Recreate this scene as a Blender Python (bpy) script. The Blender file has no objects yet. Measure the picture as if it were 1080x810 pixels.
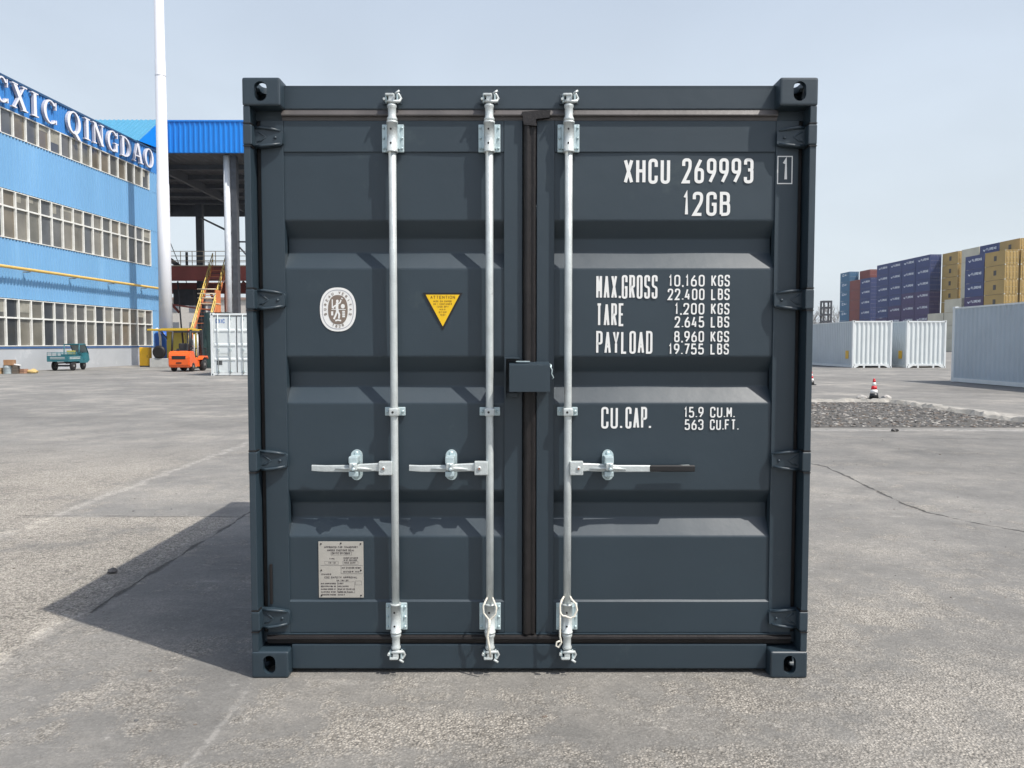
import bpy, bmesh, math, random
from mathutils import Vector, Matrix
random.seed(7)
C = bpy.context.scene
COL = C.collection
R = math.radians

# ------------------------------------------------------------------ camera, sky, sun, exposure
cam_d = bpy.data.cameras.new("camera"); cam = bpy.data.objects.new("camera", cam_d); COL.objects.link(cam)
cam.location = (-0.0765, -3.41, 1.465)
cam.rotation_euler = (math.pi/2 - 0.05042, 0, 0)
cam_d.sensor_width = 36; cam_d.lens = 836.4/1080*36
cam_d.clip_start = 0.05; cam_d.clip_end = 6000
C.camera = cam
C.render.resolution_x = 1024; C.render.resolution_y = 768

SUNV = Vector((1.465, -0.90, 2.591)).normalized()
w = bpy.data.worlds.new("World"); C.world = w; w.use_nodes = True
nt = w.node_tree; nt.nodes.clear()
sky = nt.nodes.new('ShaderNodeTexSky'); sky.sky_type = 'NISHITA'; sky.sun_disc = False
sky.sun_elevation = math.asin(SUNV.z); sky.sun_rotation = math.atan2(SUNV.x, SUNV.y)
sky.air_density = 1.0; sky.dust_density = 2.2; sky.ozone_density = 1.6; sky.altitude = 0
hs = nt.nodes.new('ShaderNodeHueSaturation'); hs.inputs['Saturation'].default_value = 0.8
bg = nt.nodes.new('ShaderNodeBackground'); bg.inputs['Strength'].default_value = 0.15
wo = nt.nodes.new('ShaderNodeOutputWorld')
nt.links.new(sky.outputs[0], hs.inputs['Color']); 
wtc = nt.nodes.new('ShaderNodeTexCoord'); wsp = nt.nodes.new('ShaderNodeSeparateXYZ'); nt.links.new(wtc.outputs['Generated'], wsp.inputs[0])
wmr = nt.nodes.new('ShaderNodeMapRange'); wmr.interpolation_type = 'SMOOTHSTEP'; nt.links.new(wsp.outputs[2], wmr.inputs[0])   # pale haze layer low in the sky
wmr.inputs['From Min'].default_value = -.05; wmr.inputs['From Max'].default_value = .95; wmr.inputs['To Min'].default_value = .90; wmr.inputs['To Max'].default_value = 0
wmx = nt.nodes.new('ShaderNodeMix'); wmx.data_type = 'RGBA'; nt.links.new(wmr.outputs[0], wmx.inputs['Factor']); nt.links.new(hs.outputs[0], wmx.inputs['A']); wmx.inputs['B'].default_value = (3.72, 4.08, 4.36, 1)
wn = nt.nodes.new('ShaderNodeTexNoise'); wn.inputs['Scale'].default_value = 2.2; wn.inputs['Detail'].default_value = 5; wn.inputs['Distortion'].default_value = .6
wmp = nt.nodes.new('ShaderNodeMapping'); wmp.inputs['Scale'].default_value = (1, 1, 3.2); nt.links.new(wtc.outputs['Generated'], wmp.inputs[0]); nt.links.new(wmp.outputs[0], wn.inputs['Vector'])
wr2 = nt.nodes.new('ShaderNodeMapRange'); nt.links.new(wn.outputs[0], wr2.inputs[0]); wr2.inputs['From Min'].default_value = .3; wr2.inputs['From Max'].default_value = .7; wr2.inputs['To Min'].default_value = .95; wr2.inputs['To Max'].default_value = 1.06
wsc = nt.nodes.new('ShaderNodeVectorMath'); wsc.operation = 'SCALE'; nt.links.new(wmx.outputs['Result'], wsc.inputs[0]); nt.links.new(wr2.outputs[0], wsc.inputs['Scale'])
nt.links.new(wsc.outputs[0], bg.inputs['Color'])
nt.links.new(bg.outputs[0], wo.inputs['Surface'])
sd = bpy.data.lights.new("sun", 'SUN'); sd.energy = 3.7; sd.angle = R(0.6); sd.color = (1.0, 0.955, 0.89)
so = bpy.data.objects.new("sun", sd); COL.objects.link(so)
so.rotation_euler = SUNV.to_track_quat('Z', 'Y').to_euler(); so.location = SUNV*60
C.view_settings.view_transform = 'Standard'; C.view_settings.look = 'None'
C.view_settings.exposure = 0.42; C.view_settings.gamma = 1.0; C.view_settings.use_curve_mapping = False

# ------------------------------------------------------------------ materials
def srgb(r, g, b):
    f = lambda c: (c/255/12.92) if c/255 <= .04045 else ((c/255+.055)/1.055)**2.4
    return (f(r), f(g), f(b), 1)
MATS = {}
def mat(name, col, rough=.5, metal=0, var=.08, vscale=3, bump=0, bscale=40, spec=.5, coat=0, streak=False, dirt=None):
    if name in MATS: return MATS[name]
    m = bpy.data.materials.new(name); m.use_nodes = True; MATS[name] = m
    n = m.node_tree; b = n.nodes['Principled BSDF']
    if len(col) == 3: col = (*col, 1)
    b.inputs['Roughness'].default_value = rough; b.inputs['Metallic'].default_value = metal
    b.inputs['Specular IOR Level'].default_value = spec
    if coat: b.inputs['Coat Weight'].default_value = coat; b.inputs['Coat Roughness'].default_value = .25
    tc = n.nodes.new('ShaderNodeTexCoord'); mp = n.nodes.new('ShaderNodeMapping')
    n.links.new(tc.outputs['Object'], mp.inputs['Vector'])
    if streak: mp.inputs['Scale'].default_value = (1, 1, .12)
    no = n.nodes.new('ShaderNodeTexNoise'); no.inputs['Scale'].default_value = vscale; no.inputs['Detail'].default_value = 6
    n.links.new(mp.outputs[0], no.inputs['Vector'])
    mr = n.nodes.new('ShaderNodeMapRange'); mr.inputs['From Min'].default_value = .3; mr.inputs['From Max'].default_value = .7
    mr.inputs['To Min'].default_value = 1-var; mr.inputs['To Max'].default_value = 1+var
    n.links.new(no.outputs[0], mr.inputs[0])
    mx = n.nodes.new('ShaderNodeVectorMath'); mx.operation = 'SCALE'; mx.inputs[0].default_value = col[:3]
    n.links.new(mr.outputs[0], mx.inputs['Scale'])
    out = mx.outputs[0]
    if dirt:
        n2 = n.nodes.new('ShaderNodeTexNoise'); n2.inputs['Scale'].default_value = dirt[2]; n2.inputs['Detail'].default_value = 8; n2.inputs['Roughness'].default_value = .7
        n.links.new(mp.outputs[0], n2.inputs['Vector'])
        r2 = n.nodes.new('ShaderNodeMapRange'); r2.inputs['From Min'].default_value = dirt[1]; r2.inputs['From Max'].default_value = dirt[1]+.18
        n.links.new(n2.outputs[0], r2.inputs[0])
        mm = n.nodes.new('ShaderNodeMix'); mm.data_type = 'RGBA'; mm.inputs['B'].default_value = (*dirt[0], 1)
        n.links.new(r2.outputs[0], mm.inputs['Factor']); n.links.new(out, mm.inputs['A']); out = mm.outputs['Result']
    n.links.new(out, b.inputs['Base Color'])
    rr = n.nodes.new('ShaderNodeMapRange'); rr.inputs['To Min'].default_value = max(.02, rough-.08); rr.inputs['To Max'].default_value = min(1, rough+.1)
    n.links.new(no.outputs[0], rr.inputs[0]); n.links.new(rr.outputs[0], b.inputs['Roughness'])
    if bump:
        bn = n.nodes.new('ShaderNodeTexNoise'); bn.inputs['Scale'].default_value = bscale; bn.inputs['Detail'].default_value = 4
        n.links.new(tc.outputs['Object'], bn.inputs['Vector'])
        bu = n.nodes.new('ShaderNodeBump'); bu.inputs['Strength'].default_value = bump; bu.inputs['Distance'].default_value = .01
        n.links.new(bn.outputs[0], bu.inputs['Height']); n.links.new(bu.outputs[0], b.inputs['Normal'])
    return m

M_PAINT = mat('container_paint', (.0170, .0325, .0455), .49, spec=.66, var=.10, vscale=1.3, bump=.22, bscale=7, dirt=((.040, .060, .066), .62, 4))
M_GALV = mat('galvanised', (.53, .57, .565), .38, metal=.25, var=.10, vscale=18, bump=.15, bscale=120, dirt=((.34, .36, .36), .60, 40))
M_PLATE = mat('zinc_plate', (.46, .56, .58), .40, metal=.25, var=.12, vscale=30, bump=.1, bscale=100)
M_RUB = mat('rubber', (.014, .012, .012), .46, spec=.35, var=.2, vscale=12, bump=.2, bscale=60)
M_WHITE = mat('marking_white', (.78, .78, .76), .5, var=.03)
M_BLACK = mat('black_plastic', (.012, .012, .013), .4, var=.1)
M_DARK = mat('dark_interior', (.01, .011, .013), .8, var=.1)
M_YEL = mat('sticker_yellow', (.80, .50, .008), .4, var=.04)
M_STBK = mat('sticker_black', (.012, .010, .010), .4, var=.02)
M_BRN = mat('emblem_brown', (.20, .155, .125), .5, var=.03)
M_GRY = mat('emblem_grey', (.36, .36, .40), .5, var=.02)
M_DPL = mat('data_plate_metal', (.42, .40, .36), .45, metal=.15, var=.06, vscale=20)
M_INK = mat('plate_ink', (.06, .05, .055), .6, var=.02)
M_CORD = mat('cord', (.72, .69, .60), .9, var=.1, bump=.5, bscale=300)

# ------------------------------------------------------------------ mesh helpers
class MB:
    def __init__(s): s.bm = bmesh.new(); s.mats = []
    def mi(s, m):
        if m not in s.mats: s.mats.append(m)
        return s.mats.index(m)
    def _fin(s, fs, m):
        i = s.mi(m)
        for f in fs: f.material_index = i
    def box(s, x0, x1, y0, y1, z0, z1, m, bev=0, seg=2, mtx=None):
        r = bmesh.ops.create_cube(s.bm, size=1)
        vs = r['verts']
        for v in vs:
            v.co = Vector(((x0+x1)/2+v.co.x*(x1-x0), (y0+y1)/2+v.co.y*(y1-y0), (z0+z1)/2+v.co.z*(z1-z0)))
        fs = list({f for v in vs for f in v.link_faces}); s._fin(fs, m)
        if bev:
            es = list({e for v in vs for e in v.link_edges})
            rr = bmesh.ops.bevel(s.bm, geom=es, offset=bev, segments=seg, affect='EDGES', profile=.6)
            vs = list({v for f in rr['faces'] for v in f.verts}); s._fin(rr['faces'], m)
        if mtx is not None:
            bmesh.ops.transform(s.bm, matrix=mtx, verts=[v for v in vs if v.is_valid])
        return s
    def poly(s, pts, m):
        f = s.bm.faces.new([s.bm.verts.new(p) for p in pts]); f.material_index = s.mi(m); return s
    def prism(s, pts, d, m):           # planar outline pts (3D) extruded by vector d, closed
        a = [s.bm.verts.new(p) for p in pts]; b = [s.bm.verts.new(Vector(p)+Vector(d)) for p in pts]
        n = len(pts); i = s.mi(m)
        fs = [s.bm.faces.new(a), s.bm.faces.new(b[::-1])]
        for k in range(n): fs.append(s.bm.faces.new((a[k], b[k], b[(k+1) % n], a[(k+1) % n])))
        for f in fs: f.material_index = i
        return s
    def sheet(s, rows, m, smooth=False):   # grid of points
        i = s.mi(m); vr = [[s.bm.verts.new(p) for p in r] for r in rows]
        for a, b in zip(vr, vr[1:]):
            for k in range(len(a)-1):
                f = s.bm.faces.new((a[k], a[k+1], b[k+1], b[k])); f.material_index = i; f.smooth = smooth
        return s
    def tube(s, pts, r, m, seg=12, cap=True, smooth=True):
        i = s.mi(m); pts = [Vector(p) for p in pts]; rs = r if isinstance(r, (list, tuple)) else [r]*len(pts)
        up = None; rings = []
        for k, p in enumerate(pts):
            t = (pts[min(k+1, len(pts)-1)]-pts[max(k-1, 0)])
            if t.length < 1e-9: t = Vector((0, 0, 1))
            t.normalize()
            if up is None:
                up = Vector((0, 0, 1)) if abs(t.z) < .9 else Vector((0, 1, 0))
            u = t.cross(up)
            if u.length < 1e-6: u = t.orthogonal()
            u.normalize(); v = u.cross(t).normalized(); up = v
            rings.append([s.bm.verts.new(p+(u*math.cos(2*math.pi*j/seg)+v*math.sin(2*math.pi*j/seg))*rs[k]) for j in range(seg)])
        for a, b in zip(rings, rings[1:]):
            for j in range(seg):
                f = s.bm.faces.new((a[j], a[(j+1) % seg], b[(j+1) % seg], b[j])); f.material_index = i; f.smooth = smooth
        if cap:
            for rg in (rings[0][::-1], rings[-1]):
                f = s.bm.faces.new(rg); f.material_index = i
        return s
    def lathe(s, c, axis, prof, m, seg=24, smooth=True):  # prof list of (t along axis, radius)
        ax = Vector(axis).normalized(); u = ax.orthogonal().normalized(); v = ax.cross(u); c = Vector(c); i = s.mi(m)
        rings = [[s.bm.verts.new(c+ax*t+(u*math.cos(2*math.pi*j/seg)+v*math.sin(2*math.pi*j/seg))*max(r, 1e-4)) for j in range(seg)] for t, r in prof]
        for a, b in zip(rings, rings[1:]):
            for j in range(seg):
                f = s.bm.faces.new((a[j], a[(j+1) % seg], b[(j+1) % seg], b[j])); f.material_index = i; f.smooth = smooth
        for rg in (rings[0][::-1], rings[-1]):
            f = s.bm.faces.new(rg); f.material_index = i
        return s
    def mesh(s, name, recalc=True):
        if recalc: bmesh.ops.recalc_face_normals(s.bm, faces=s.bm.faces[:])
        me = bpy.data.meshes.new(name); s.bm.to_mesh(me); s.bm.free()
        for m in s.mats: me.materials.append(m)
        return me
    def build(s, name, parent=None, recalc=True, loc=None):
        o = bpy.data.objects.new(name, s.mesh(name, recalc)); COL.objects.link(o)
        if parent: o.parent = parent
        if loc: o.location = loc
        return o

def thing(name, label, cat, loc=(0, 0, 0), rz=0, group=None):
    o = bpy.data.objects.new(name, None); COL.objects.link(o); o.location = loc; o.rotation_euler = (0, 0, rz)
    o.empty_display_size = .2
    o['label'] = label; o['category'] = cat
    if group: o['group'] = group
    return o
def tag(o, label, cat, group=None, kind=None):
    o['label'] = label; o['category'] = cat
    if group: o['group'] = group
    if kind: o['kind'] = kind
    return o
def struct(o, label=None):
    o['kind'] = 'structure'
    if label: o['label'] = label
    return o
def kids(o): return [c for c in COL.objects if c.parent == o]
def copy_tree(o, parent=None):
    c = o.copy(); COL.objects.link(c); c.parent = parent
    for ch in kids(o): copy_tree(ch, c)
    return c

# ------------------------------------------------------------------ stroke lettering
def rnd(pts, r, closed=False, n=5):
    """round corners marked True; pts: (x,y[,flag])"""
    out = []; N = len(pts)
    for k, p in enumerate(pts):
        fl = len(p) > 2 and p[2]
        if not fl or (not closed and k in (0, N-1)): out.append((p[0], p[1])); continue
        a = Vector(pts[(k-1) % N][:2]); b = Vector(p[:2]); c = Vector(pts[(k+1) % N][:2])
        rr = r*(fl if fl is not True else 1)
        d1 = (a-b); d2 = (c-b); q = min(rr, d1.length*.5, d2.length*.5)
        s0 = b+d1.normalized()*q; s1 = b+d2.normalized()*q
        for j in range(n+1):
            t = j/n; pt = s0*(1-t)**2+b*2*t*(1-t)+s1*t*t; out.append((pt.x, pt.y))
    return out
T = True
GL = {  # strokes on 0..1 x 0..1 ; each (points, closed)
 'X': [([(0, 0), (1, 1)], 0), ([(0, 1), (1, 0)], 0)], 'H': [([(0, 0), (0, 1)], 0), ([(1, 0), (1, 1)], 0), ([(0, .52), (1, .52)], 0)],
 'C': [([(1, .7), (1, 1, T), (0, 1, T), (0, 0, T), (1, 0, T), (1, .3)], 0)], 'U': [([(0, 1), (0, 0, T), (1, 0, T), (1, 1)], 0)],
 '2': [([(0, .72), (0, 1, T), (1, 1, T), (1, .62, T), (0, 0), (1, 0)], 0)],
 '6': [([(0, .56, T), (1, .56, T), (1, 0, T), (0, 0, T)], 1), ([(0, .3), (0, .55, T), (.72, 1)], 0)],
 '9': [([(0, .44, T), (1, .44, T), (1, 1, T), (0, 1, T)], 1), ([(1, .7), (1, .45, T), (.28, 0)], 0)],
 '3': [([(0, .78), (0, 1, T), (1, 1, T), (1, .54, T), (.4, .54)], 0), ([(.45, .54), (1, .54, T), (1, 0, T), (0, 0, T), (0, .22)], 0)],
 '1': [([(.55, 0), (.55, 1), (.1, .8)], 0)], 'G': [([(1, .72), (1, 1, T), (0, 1, T), (0, 0, T), (1, 0, T), (1, .48), (.55, .48)], 0)],
 'B': [([(0, 0), (0, 1), (.95, 1, T), (.95, .53, T), (.1, .53)], 0), ([(.1, .53), (1, .53, T), (1, 0, T), (0, 0)], 0)],
 'M': [([(0, 0), (0, 1)], 0), ([(0, 1), (.5, .3)], 0), ([(.5, .3), (1, 1)], 0), ([(1, 1), (1, 0)], 0)], 'A': [([(0, 0), (.5, 1)], 0), ([(.5, 1), (1, 0)], 0), ([(.18, .3), (.82, .3)], 0)],
 '.': [([(.4, -.02), (.4, .08)], 0)], ',': [([(.45, .06), (.3, -.12)], 0)], 'R': [([(0, 0), (0, 1), (1, 1, T), (1, .5, T), (.08, .5)], 0), ([(.45, .5), (1, 0)], 0)],
 'O': [([(0, 0, T), (0, 1, T), (1, 1, T), (1, 0, T)], 1)], '0': [([(0, 0, T), (0, 1, T), (1, 1, T), (1, 0, T)], 1)],
 'S': [([(1, .76), (1, 1, T), (0, 1, T), (0, .53, T), (1, .47, T), (1, 0, T), (0, 0, T), (0, .24)], 0)],
 'T': [([(0, 1), (1, 1)], 0), ([(.5, .95), (.5, 0)], 0)], 'E': [([(1, 1), (0, 1), (0, 0), (1, 0)], 0), ([(.05, .52), (.85, .52)], 0)],
 'P': [([(0, 0), (0, 1), (1, 1, T), (1, .45, T), (.08, .45)], 0)], 'Y': [([(0, 1), (.5, .45), (1, 1)], 0), ([(.5, .45), (.5, 0)], 0)],
 'L': [([(0, 1), (0, 0), (.95, 0)], 0)], 'D': [([(0, 0), (0, 1), (1, 1, T), (1, 0, T)], 1)],
 'K': [([(0, 0), (0, 1)], 0), ([(.05, .4), (1, 1)], 0), ([(.3, .55), (1, 0)], 0)], '4': [([(.75, 0), (.75, .55)], 0), ([(1, .25), (0, .25), (.5, 1)], 0)],
 '5': [([(.95, 1), (.08, 1), (.02, .56), (1, .6, T), (1, 0, T), (0, 0, T), (0, .2)], 0)],
 '8': [([(.05, .54, T), (.05, 1, T), (.95, 1, T), (.95, .54, T)], 1), ([(0, .54, T), (0, 0, T), (1, 0, T), (1, .54, T)], 1)],
 '7': [([(0, 1), (1, 1), (.35, 0)], 0)], 'F': [([(1, 1), (0, 1), (0, 0)], 0), ([(.05, .52), (.85, .52)], 0)], 'I': [([(.5, 0), (.5, 1)], 0)],
 'N': [([(0, 0), (0, 1)], 0), ([(0, 1), (1, 0)], 0), ([(1, 0), (1, 1)], 0)], 'V': [([(0, 1), (.5, 0)], 0), ([(.5, 0), (1, 1)], 0)], 'W': [([(0, 1), (.25, 0), (.5, .8), (.75, 0), (1, 1)], 0)],
 'Q': [([(0, 0, T), (0, 1, T), (1, 1, T), (1, 0, T)], 1), ([(.6, .3), (1.1, -.05)], 0)], '/': [([(0, 0), (1, 1)], 0)], '-': [([(.1, .5), (.9, .5)], 0)],
 'Z': [([(0, 1), (1, 1), (0, 0), (1, 0)], 0)], 'J': [([(1, 1), (1, 0, T), (0, 0, T), (0, .25)], 0)], ' ': []}
NARROW = {'.': .22, ',': .25, 'I': .3, '1': .62, ' ': .6}
def ribbon(mb, pts, w, m, fn, closed=False):
    P = [Vector(p) for p in pts]; n = len(P)
    if n < 2: return
    L = []; Rr = []
    for k in range(n):
        if closed: a = P[(k-1) % n]; c = P[(k+1) % n]
        else: a = P[max(k-1, 0)]; c = P[min(k+1, n-1)]
        b = P[k]
        d1 = (b-a); d2 = (c-b)
        if d1.length < 1e-9: d1 = d2
        if d2.length < 1e-9: d2 = d1
        d1 = d1.normalized(); d2 = d2.normalized()
        t = d1+d2
        if t.length < .2: t = Vector((-d1.y, d1.x))
        t.normalize(); nn = Vector((-t.y, t.x)); q = abs(nn.dot(Vector((-d1.y, d1.x)))); q = max(q, .45)
        L.append(b+nn*(w/2/q)); Rr.append(b-nn*(w/2/q))
    i = mb.mi(m)
    vl = [mb.bm.verts.new(fn(p.x, p.y)) for p in L]; vr = [mb.bm.verts.new(fn(p.x, p.y)) for p in Rr]
    for k in range(n if closed else n-1):
        j = (k+1) % n
        try:
            f = mb.bm.faces.new((vl[k], vr[k], vr[j], vl[j])); f.material_index = i
        except ValueError: pass
EPS = [0]
def glyph(mb, ch, x0, y0, gw, gh, sw, m, fn, r=.42):
    for pts, cl in GL.get(ch, []):
        EPS[0] = (EPS[0]+1) % 5; e = EPS[0]*.00012
        iw = gw-sw; ih = gh-sw
        q = [(x0+sw/2+p[0]*iw, y0+sw/2+p[1]*ih)+tuple(p[2:]) for p in pts]
        if len(pts) > 1: q = rnd(q, iw*r*1.15, cl)
        ribbon(mb, q, sw, m, lambda a, b: fn(a, b, e), cl)
def text(mb, s, x0, x1, z0, z1, sw, m, fn, gap=.30):
    h = z1-z0; units = sum(NARROW.get(c, 1) for c in s)+gap*(len(s)-1); u = (x1-x0)/units; x = x0
    for c in s:
        wd = NARROW.get(c, 1)*u
        glyph(mb, c, x, z0, max(wd, sw*1.02), h, sw, m, fn); x += wd+gap*u
def door_plane(y): return lambda a, b, e=0: (a, y-e, b)

# ------------------------------------------------------------------ ground
def node_expr(nt):
    def M(op, a, b=None, c=None, clamp=False):
        n = nt.nodes.new('ShaderNodeMath'); n.operation = op; n.use_clamp = clamp
        for i, v in enumerate((a, b, c)):
            if v is None: continue
            if isinstance(v, (int, float)): n.inputs[i].default_value = v
            else: nt.links.new(v, n.inputs[i])
        return n.outputs[0]
    return M
def ground_material():
    m = bpy.data.materials.new('yard_concrete'); m.use_nodes = True; n = m.node_tree; b = n.nodes['Principled BSDF']
    M = node_expr(n); tc = n.nodes.new('ShaderNodeTexCoord'); P = tc.outputs['Object']
    def noise(sc, det=6, rough=.6, off=0, vec=P, stretch=None):
        v = vec
        if off or stretch:
            mp = n.nodes.new('ShaderNodeMapping'); mp.inputs['Location'].default_value = (off, off*1.7, 0)
            if stretch: mp.inputs['Scale'].default_value = stretch[:3]; mp.inputs['Rotation'].default_value = (0, 0, stretch[3] if len(stretch) > 3 else 0)
            n.links.new(vec, mp.inputs['Vector']); v = mp.outputs[0]
        t = n.nodes.new('ShaderNodeTexNoise'); t.inputs['Scale'].default_value = sc; t.inputs['Detail'].default_value = det; t.inputs['Roughness'].default_value = rough
        n.links.new(v, t.inputs['Vector']); return t.outputs[0]
    def ramp(v, a, b_, lo=0, hi=1):
        t = n.nodes.new('ShaderNodeMapRange'); t.inputs['From Min'].default_value = a; t.inputs['From Max'].default_value = b_
        t.inputs['To Min'].default_value = lo; t.inputs['To Max'].default_value = hi; n.links.new(v, t.inputs[0]); return t.outputs[0]
    sep = n.nodes.new('ShaderNodeSeparateXYZ'); n.links.new(P, sep.inputs[0]); X, Y = sep.outputs[0], sep.outputs[1]
    wob = M('MULTIPLY', M('SUBTRACT', noise(2.2, 5, .65), .5), .34); wob2 = M('MULTIPLY', M('SUBTRACT', noise(14, 4, .7, 3), .5), .05)
    W = M('ADD', M('ADD', wob, wob2), M('MULTIPLY', M('SUBTRACT', noise(26, 4, .8, 11), .5), .07))
    CW = noise(3.5, 3, .6, 29)
    def side(p, q, soft=.06, wamp=1.0):     # 1 on the left side of p->q
        dx, dy = q[0]-p[0], q[1]-p[1]; l = math.hypot(dx, dy); nx, ny = -dy/l, dx/l
        d = M('ADD', M('ADD', M('MULTIPLY', X, nx), M('MULTIPLY', Y, ny)), -(nx*p[0]+ny*p[1]))
        return ramp(M('ADD', d, M('MULTIPLY', W, wamp)), -soft, soft)
    def seg(p, q, wd, wamp=1.0):             # 1 near the segment
        dx, dy = q[0]-p[0], q[1]-p[1]; l2 = dx*dx+dy*dy; l = math.sqrt(l2)
        rx = M('ADD', X, -p[0]); ry = M('ADD', Y, -p[1])
        t = M('MULTIPLY', M('ADD', M('MULTIPLY', rx, dx), M('MULTIPLY', ry, dy)), 1/l2)
        inside = M('MULTIPLY', M('GREATER_THAN', t, 0), M('LESS_THAN', t, 1))
        d = M('ADD', M('MULTIPLY', M('SUBTRACT', M('MULTIPLY', ry, dx), M('MULTIPLY', rx, dy)), 1/l), M('MULTIPLY', W, wamp))
        d = M('ABSOLUTE', d)
        if wd < .06: d = M('DIVIDE', d, M('MINIMUM', M('MAXIMUM', M('MULTIPLY', M('SUBTRACT', CW, .38), 9.0), .12), 1.9))
        return M('MULTIPLY', inside, ramp(d, wd*.3, wd, 1, 0))
    # worn aggregate masks
    big = noise(.22, 4, .55, 5); mid = noise(1.1, 7, .72, 9); fine = noise(7, 6, .75, 2)
    # worn region beside container: left of bright line, plus band
    wr = M('MULTIPLY', side((-2.42, -3), (-2.40, 9), .07, .5), side((-1, 3.25), (-9, 3.28), .05, .4))
    wr = M('MAXIMUM', wr, M('MULTIPLY', side((-4.0, -3), (-4.0, 9), .2, 1.0), ramp(Y, 9, 5)))
    front = M('MULTIPLY', ramp(noise(1.3, 7, .75, 21), .46, .56), ramp(Y, .9, -.3))
    wornmask = M('MAXIMUM', M('MULTIPLY', wr, ramp(mid, .30, .46)), M('MULTIPLY', ramp(M('ADD', M('MULTIPLY', big, .5), M('MULTIPLY', mid, .6)), .54, .68), .55))
    wornmask = M('MAXIMUM', wornmask, M('MULTIPLY', front, .8))
    pt = M('MULTIPLY', ramp(noise(1.9, 8, .78, 51), .53, .60), ramp(Y, 14, 4))
    wornmask = M('MAXIMUM', wornmask, M('MULTIPLY', pt, .6))
    rightw = M('MULTIPLY', ramp(M('SUBTRACT', X, M('MULTIPLY', Y, .35)), .4, 1.6), M('MULTIPLY', ramp(Y, 3.2, 1.0), ramp(M('ADD', M('MULTIPLY', mid, .6), M('MULTIPLY', noise(3.4, 6, .75, 91), .4)), .46, .54)))
    wornmask = M('MAXIMUM', wornmask, M('MULTIPLY', rightw, .7))
    # aggregate texture
    v = n.nodes.new('ShaderNodeTexVoronoi'); v.inputs['Scale'].default_value = 78; v.inputs['Randomness'].default_value = 1
    n.links.new(P, v.inputs['Vector']); vcol = n.nodes.new('ShaderNodeSeparateColor'); n.links.new(v.outputs['Color'], vcol.inputs[0])
    v2 = n.nodes.new('ShaderNodeTexVoronoi'); v2.inputs['Scale'].default_value = 240; n.links.new(P, v2.inputs['Vector'])
    c2 = n.nodes.new('ShaderNodeSeparateColor'); n.links.new(v2.outputs['Color'], c2.inputs[0])
    near = ramp(Y, 4, 26, 1, .35)
    agg = M('SUBTRACT', ramp(v.outputs['Distance'], .0, .62, 1, 0), .5)
    aggl = M('MULTIPLY', M('ADD', M('MULTIPLY', agg, .9), M('MULTIPLY', M('SUBTRACT', vcol.outputs[0], .5), .8)), near)
    gm_ = M('ADD', M('MULTIPLY', wornmask, .75), .25)
    grit = M('MULTIPLY', M('MULTIPLY', M('SUBTRACT', c2.outputs[0], .5), M('MULTIPLY', near, .40)), gm_)
    fl = M('MULTIPLY', ramp(noise(34, 4, .75, 23), .56, .66), M('MULTIPLY', M('MULTIPLY', near, M('ADD', M('MULTIPLY', wornmask, .9), .12)), .50))
    grit = M('ADD', grit, fl)
    pits = M('MULTIPLY', ramp(noise(26, 4, .7, 4), .55, .70), M('MULTIPLY', M('MULTIPLY', near, gm_), .36))
    streaks = M('MULTIPLY', M('SUBTRACT', noise(1.0, 5, .6, 13, stretch=(.3, 1.5, 1, .12)), .5), .20)
    far = M('MULTIPLY', M('SUBTRACT', noise(.06, 5, .6, 17, stretch=(.5, 1.6, 1, .1)), .5), .35)
    val = M('ADD', 1.0, M('ADD', M('MULTIPLY', M('SUBTRACT', mid, .5), .85), M('MULTIPLY', M('SUBTRACT', big, .5), .75)))
    val = M('ADD', val, M('ADD', grit, M('SUBTRACT', M('ADD', streaks, far), pits)))
    val = M('ADD', val, M('MULTIPLY', M('SUBTRACT', fine, .5), .42))
    # fine pale scratches
    val = M('ADD', val, M('MULTIPLY', ramp(noise(5.0, 6, .8, 57, stretch=(.55, 1.5, 1, .2)), .60, .68), .16))
    val = M('SUBTRACT', val, M('MULTIPLY', ramp(noise(4.0, 7, .8, 63, stretch=(.6, 1.4, 1, -.3)), .60, .70), .14))
    val = M('ADD', val, M('MULTIPLY', ramp(noise(13, 4, .7, 71), .64, .68), .45))
    sc = M('MULTIPLY', ramp(noise(3.0, 4, .75, 31, stretch=(.35, 2.0, 1, .35)), .63, .70), .22)
    val = M('ADD', val, sc)
    wv = M('ADD', M('MULTIPLY', aggl, 1.0), .38)
    val = M('ADD', val, M('MULTIPLY', wornmask, wv))
    val = M('ADD', val, M('MULTIPLY', M('MULTIPLY', M('SUBTRACT', 1, wornmask), aggl), .15))
    # light joints
    lj = M('MAXIMUM', M('MULTIPLY', seg((-3.98, 1.2), (-4.0, 11.0), .075, 1.1), .75), M('MULTIPLY', seg((-4.0, 11), (-3.9, 24), .12, .7), .6))
    lj = M('MAXIMUM', lj, M('MULTIPLY', seg((-2.48, -.6), (-2.46, .85), .05, .3), .8))
    lj = M('MAXIMUM', lj, M('MULTIPLY', seg((-1.2, -.05), (-1.22, -1.8), .009, .45), .6))
    lj = M('MAXIMUM', lj, seg((3.0, 10.05), (14, 10.0), .22, .7))
    lj = M('MAXIMUM', lj, M('MULTIPLY', seg((3.0, 17.1), (10.2, 17.1), .35, .6), .9))
    lj = M('MAXIMUM', lj, M('MULTIPLY', seg((10.1, 17.1), (10.4, 8), .30, .5), .8))
    val = M('ADD', val, M('MULTIPLY', M('MULTIPLY', lj, ramp(M('ADD', M('MULTIPLY', fine, .5), M('MULTIPLY', noise(24, 4, .8, 37), .5)), .43, .53)), .62))
    # dark cracks
    ck = seg((2.9, 8.3), (3.68, 6.0), .018, .55)
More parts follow.
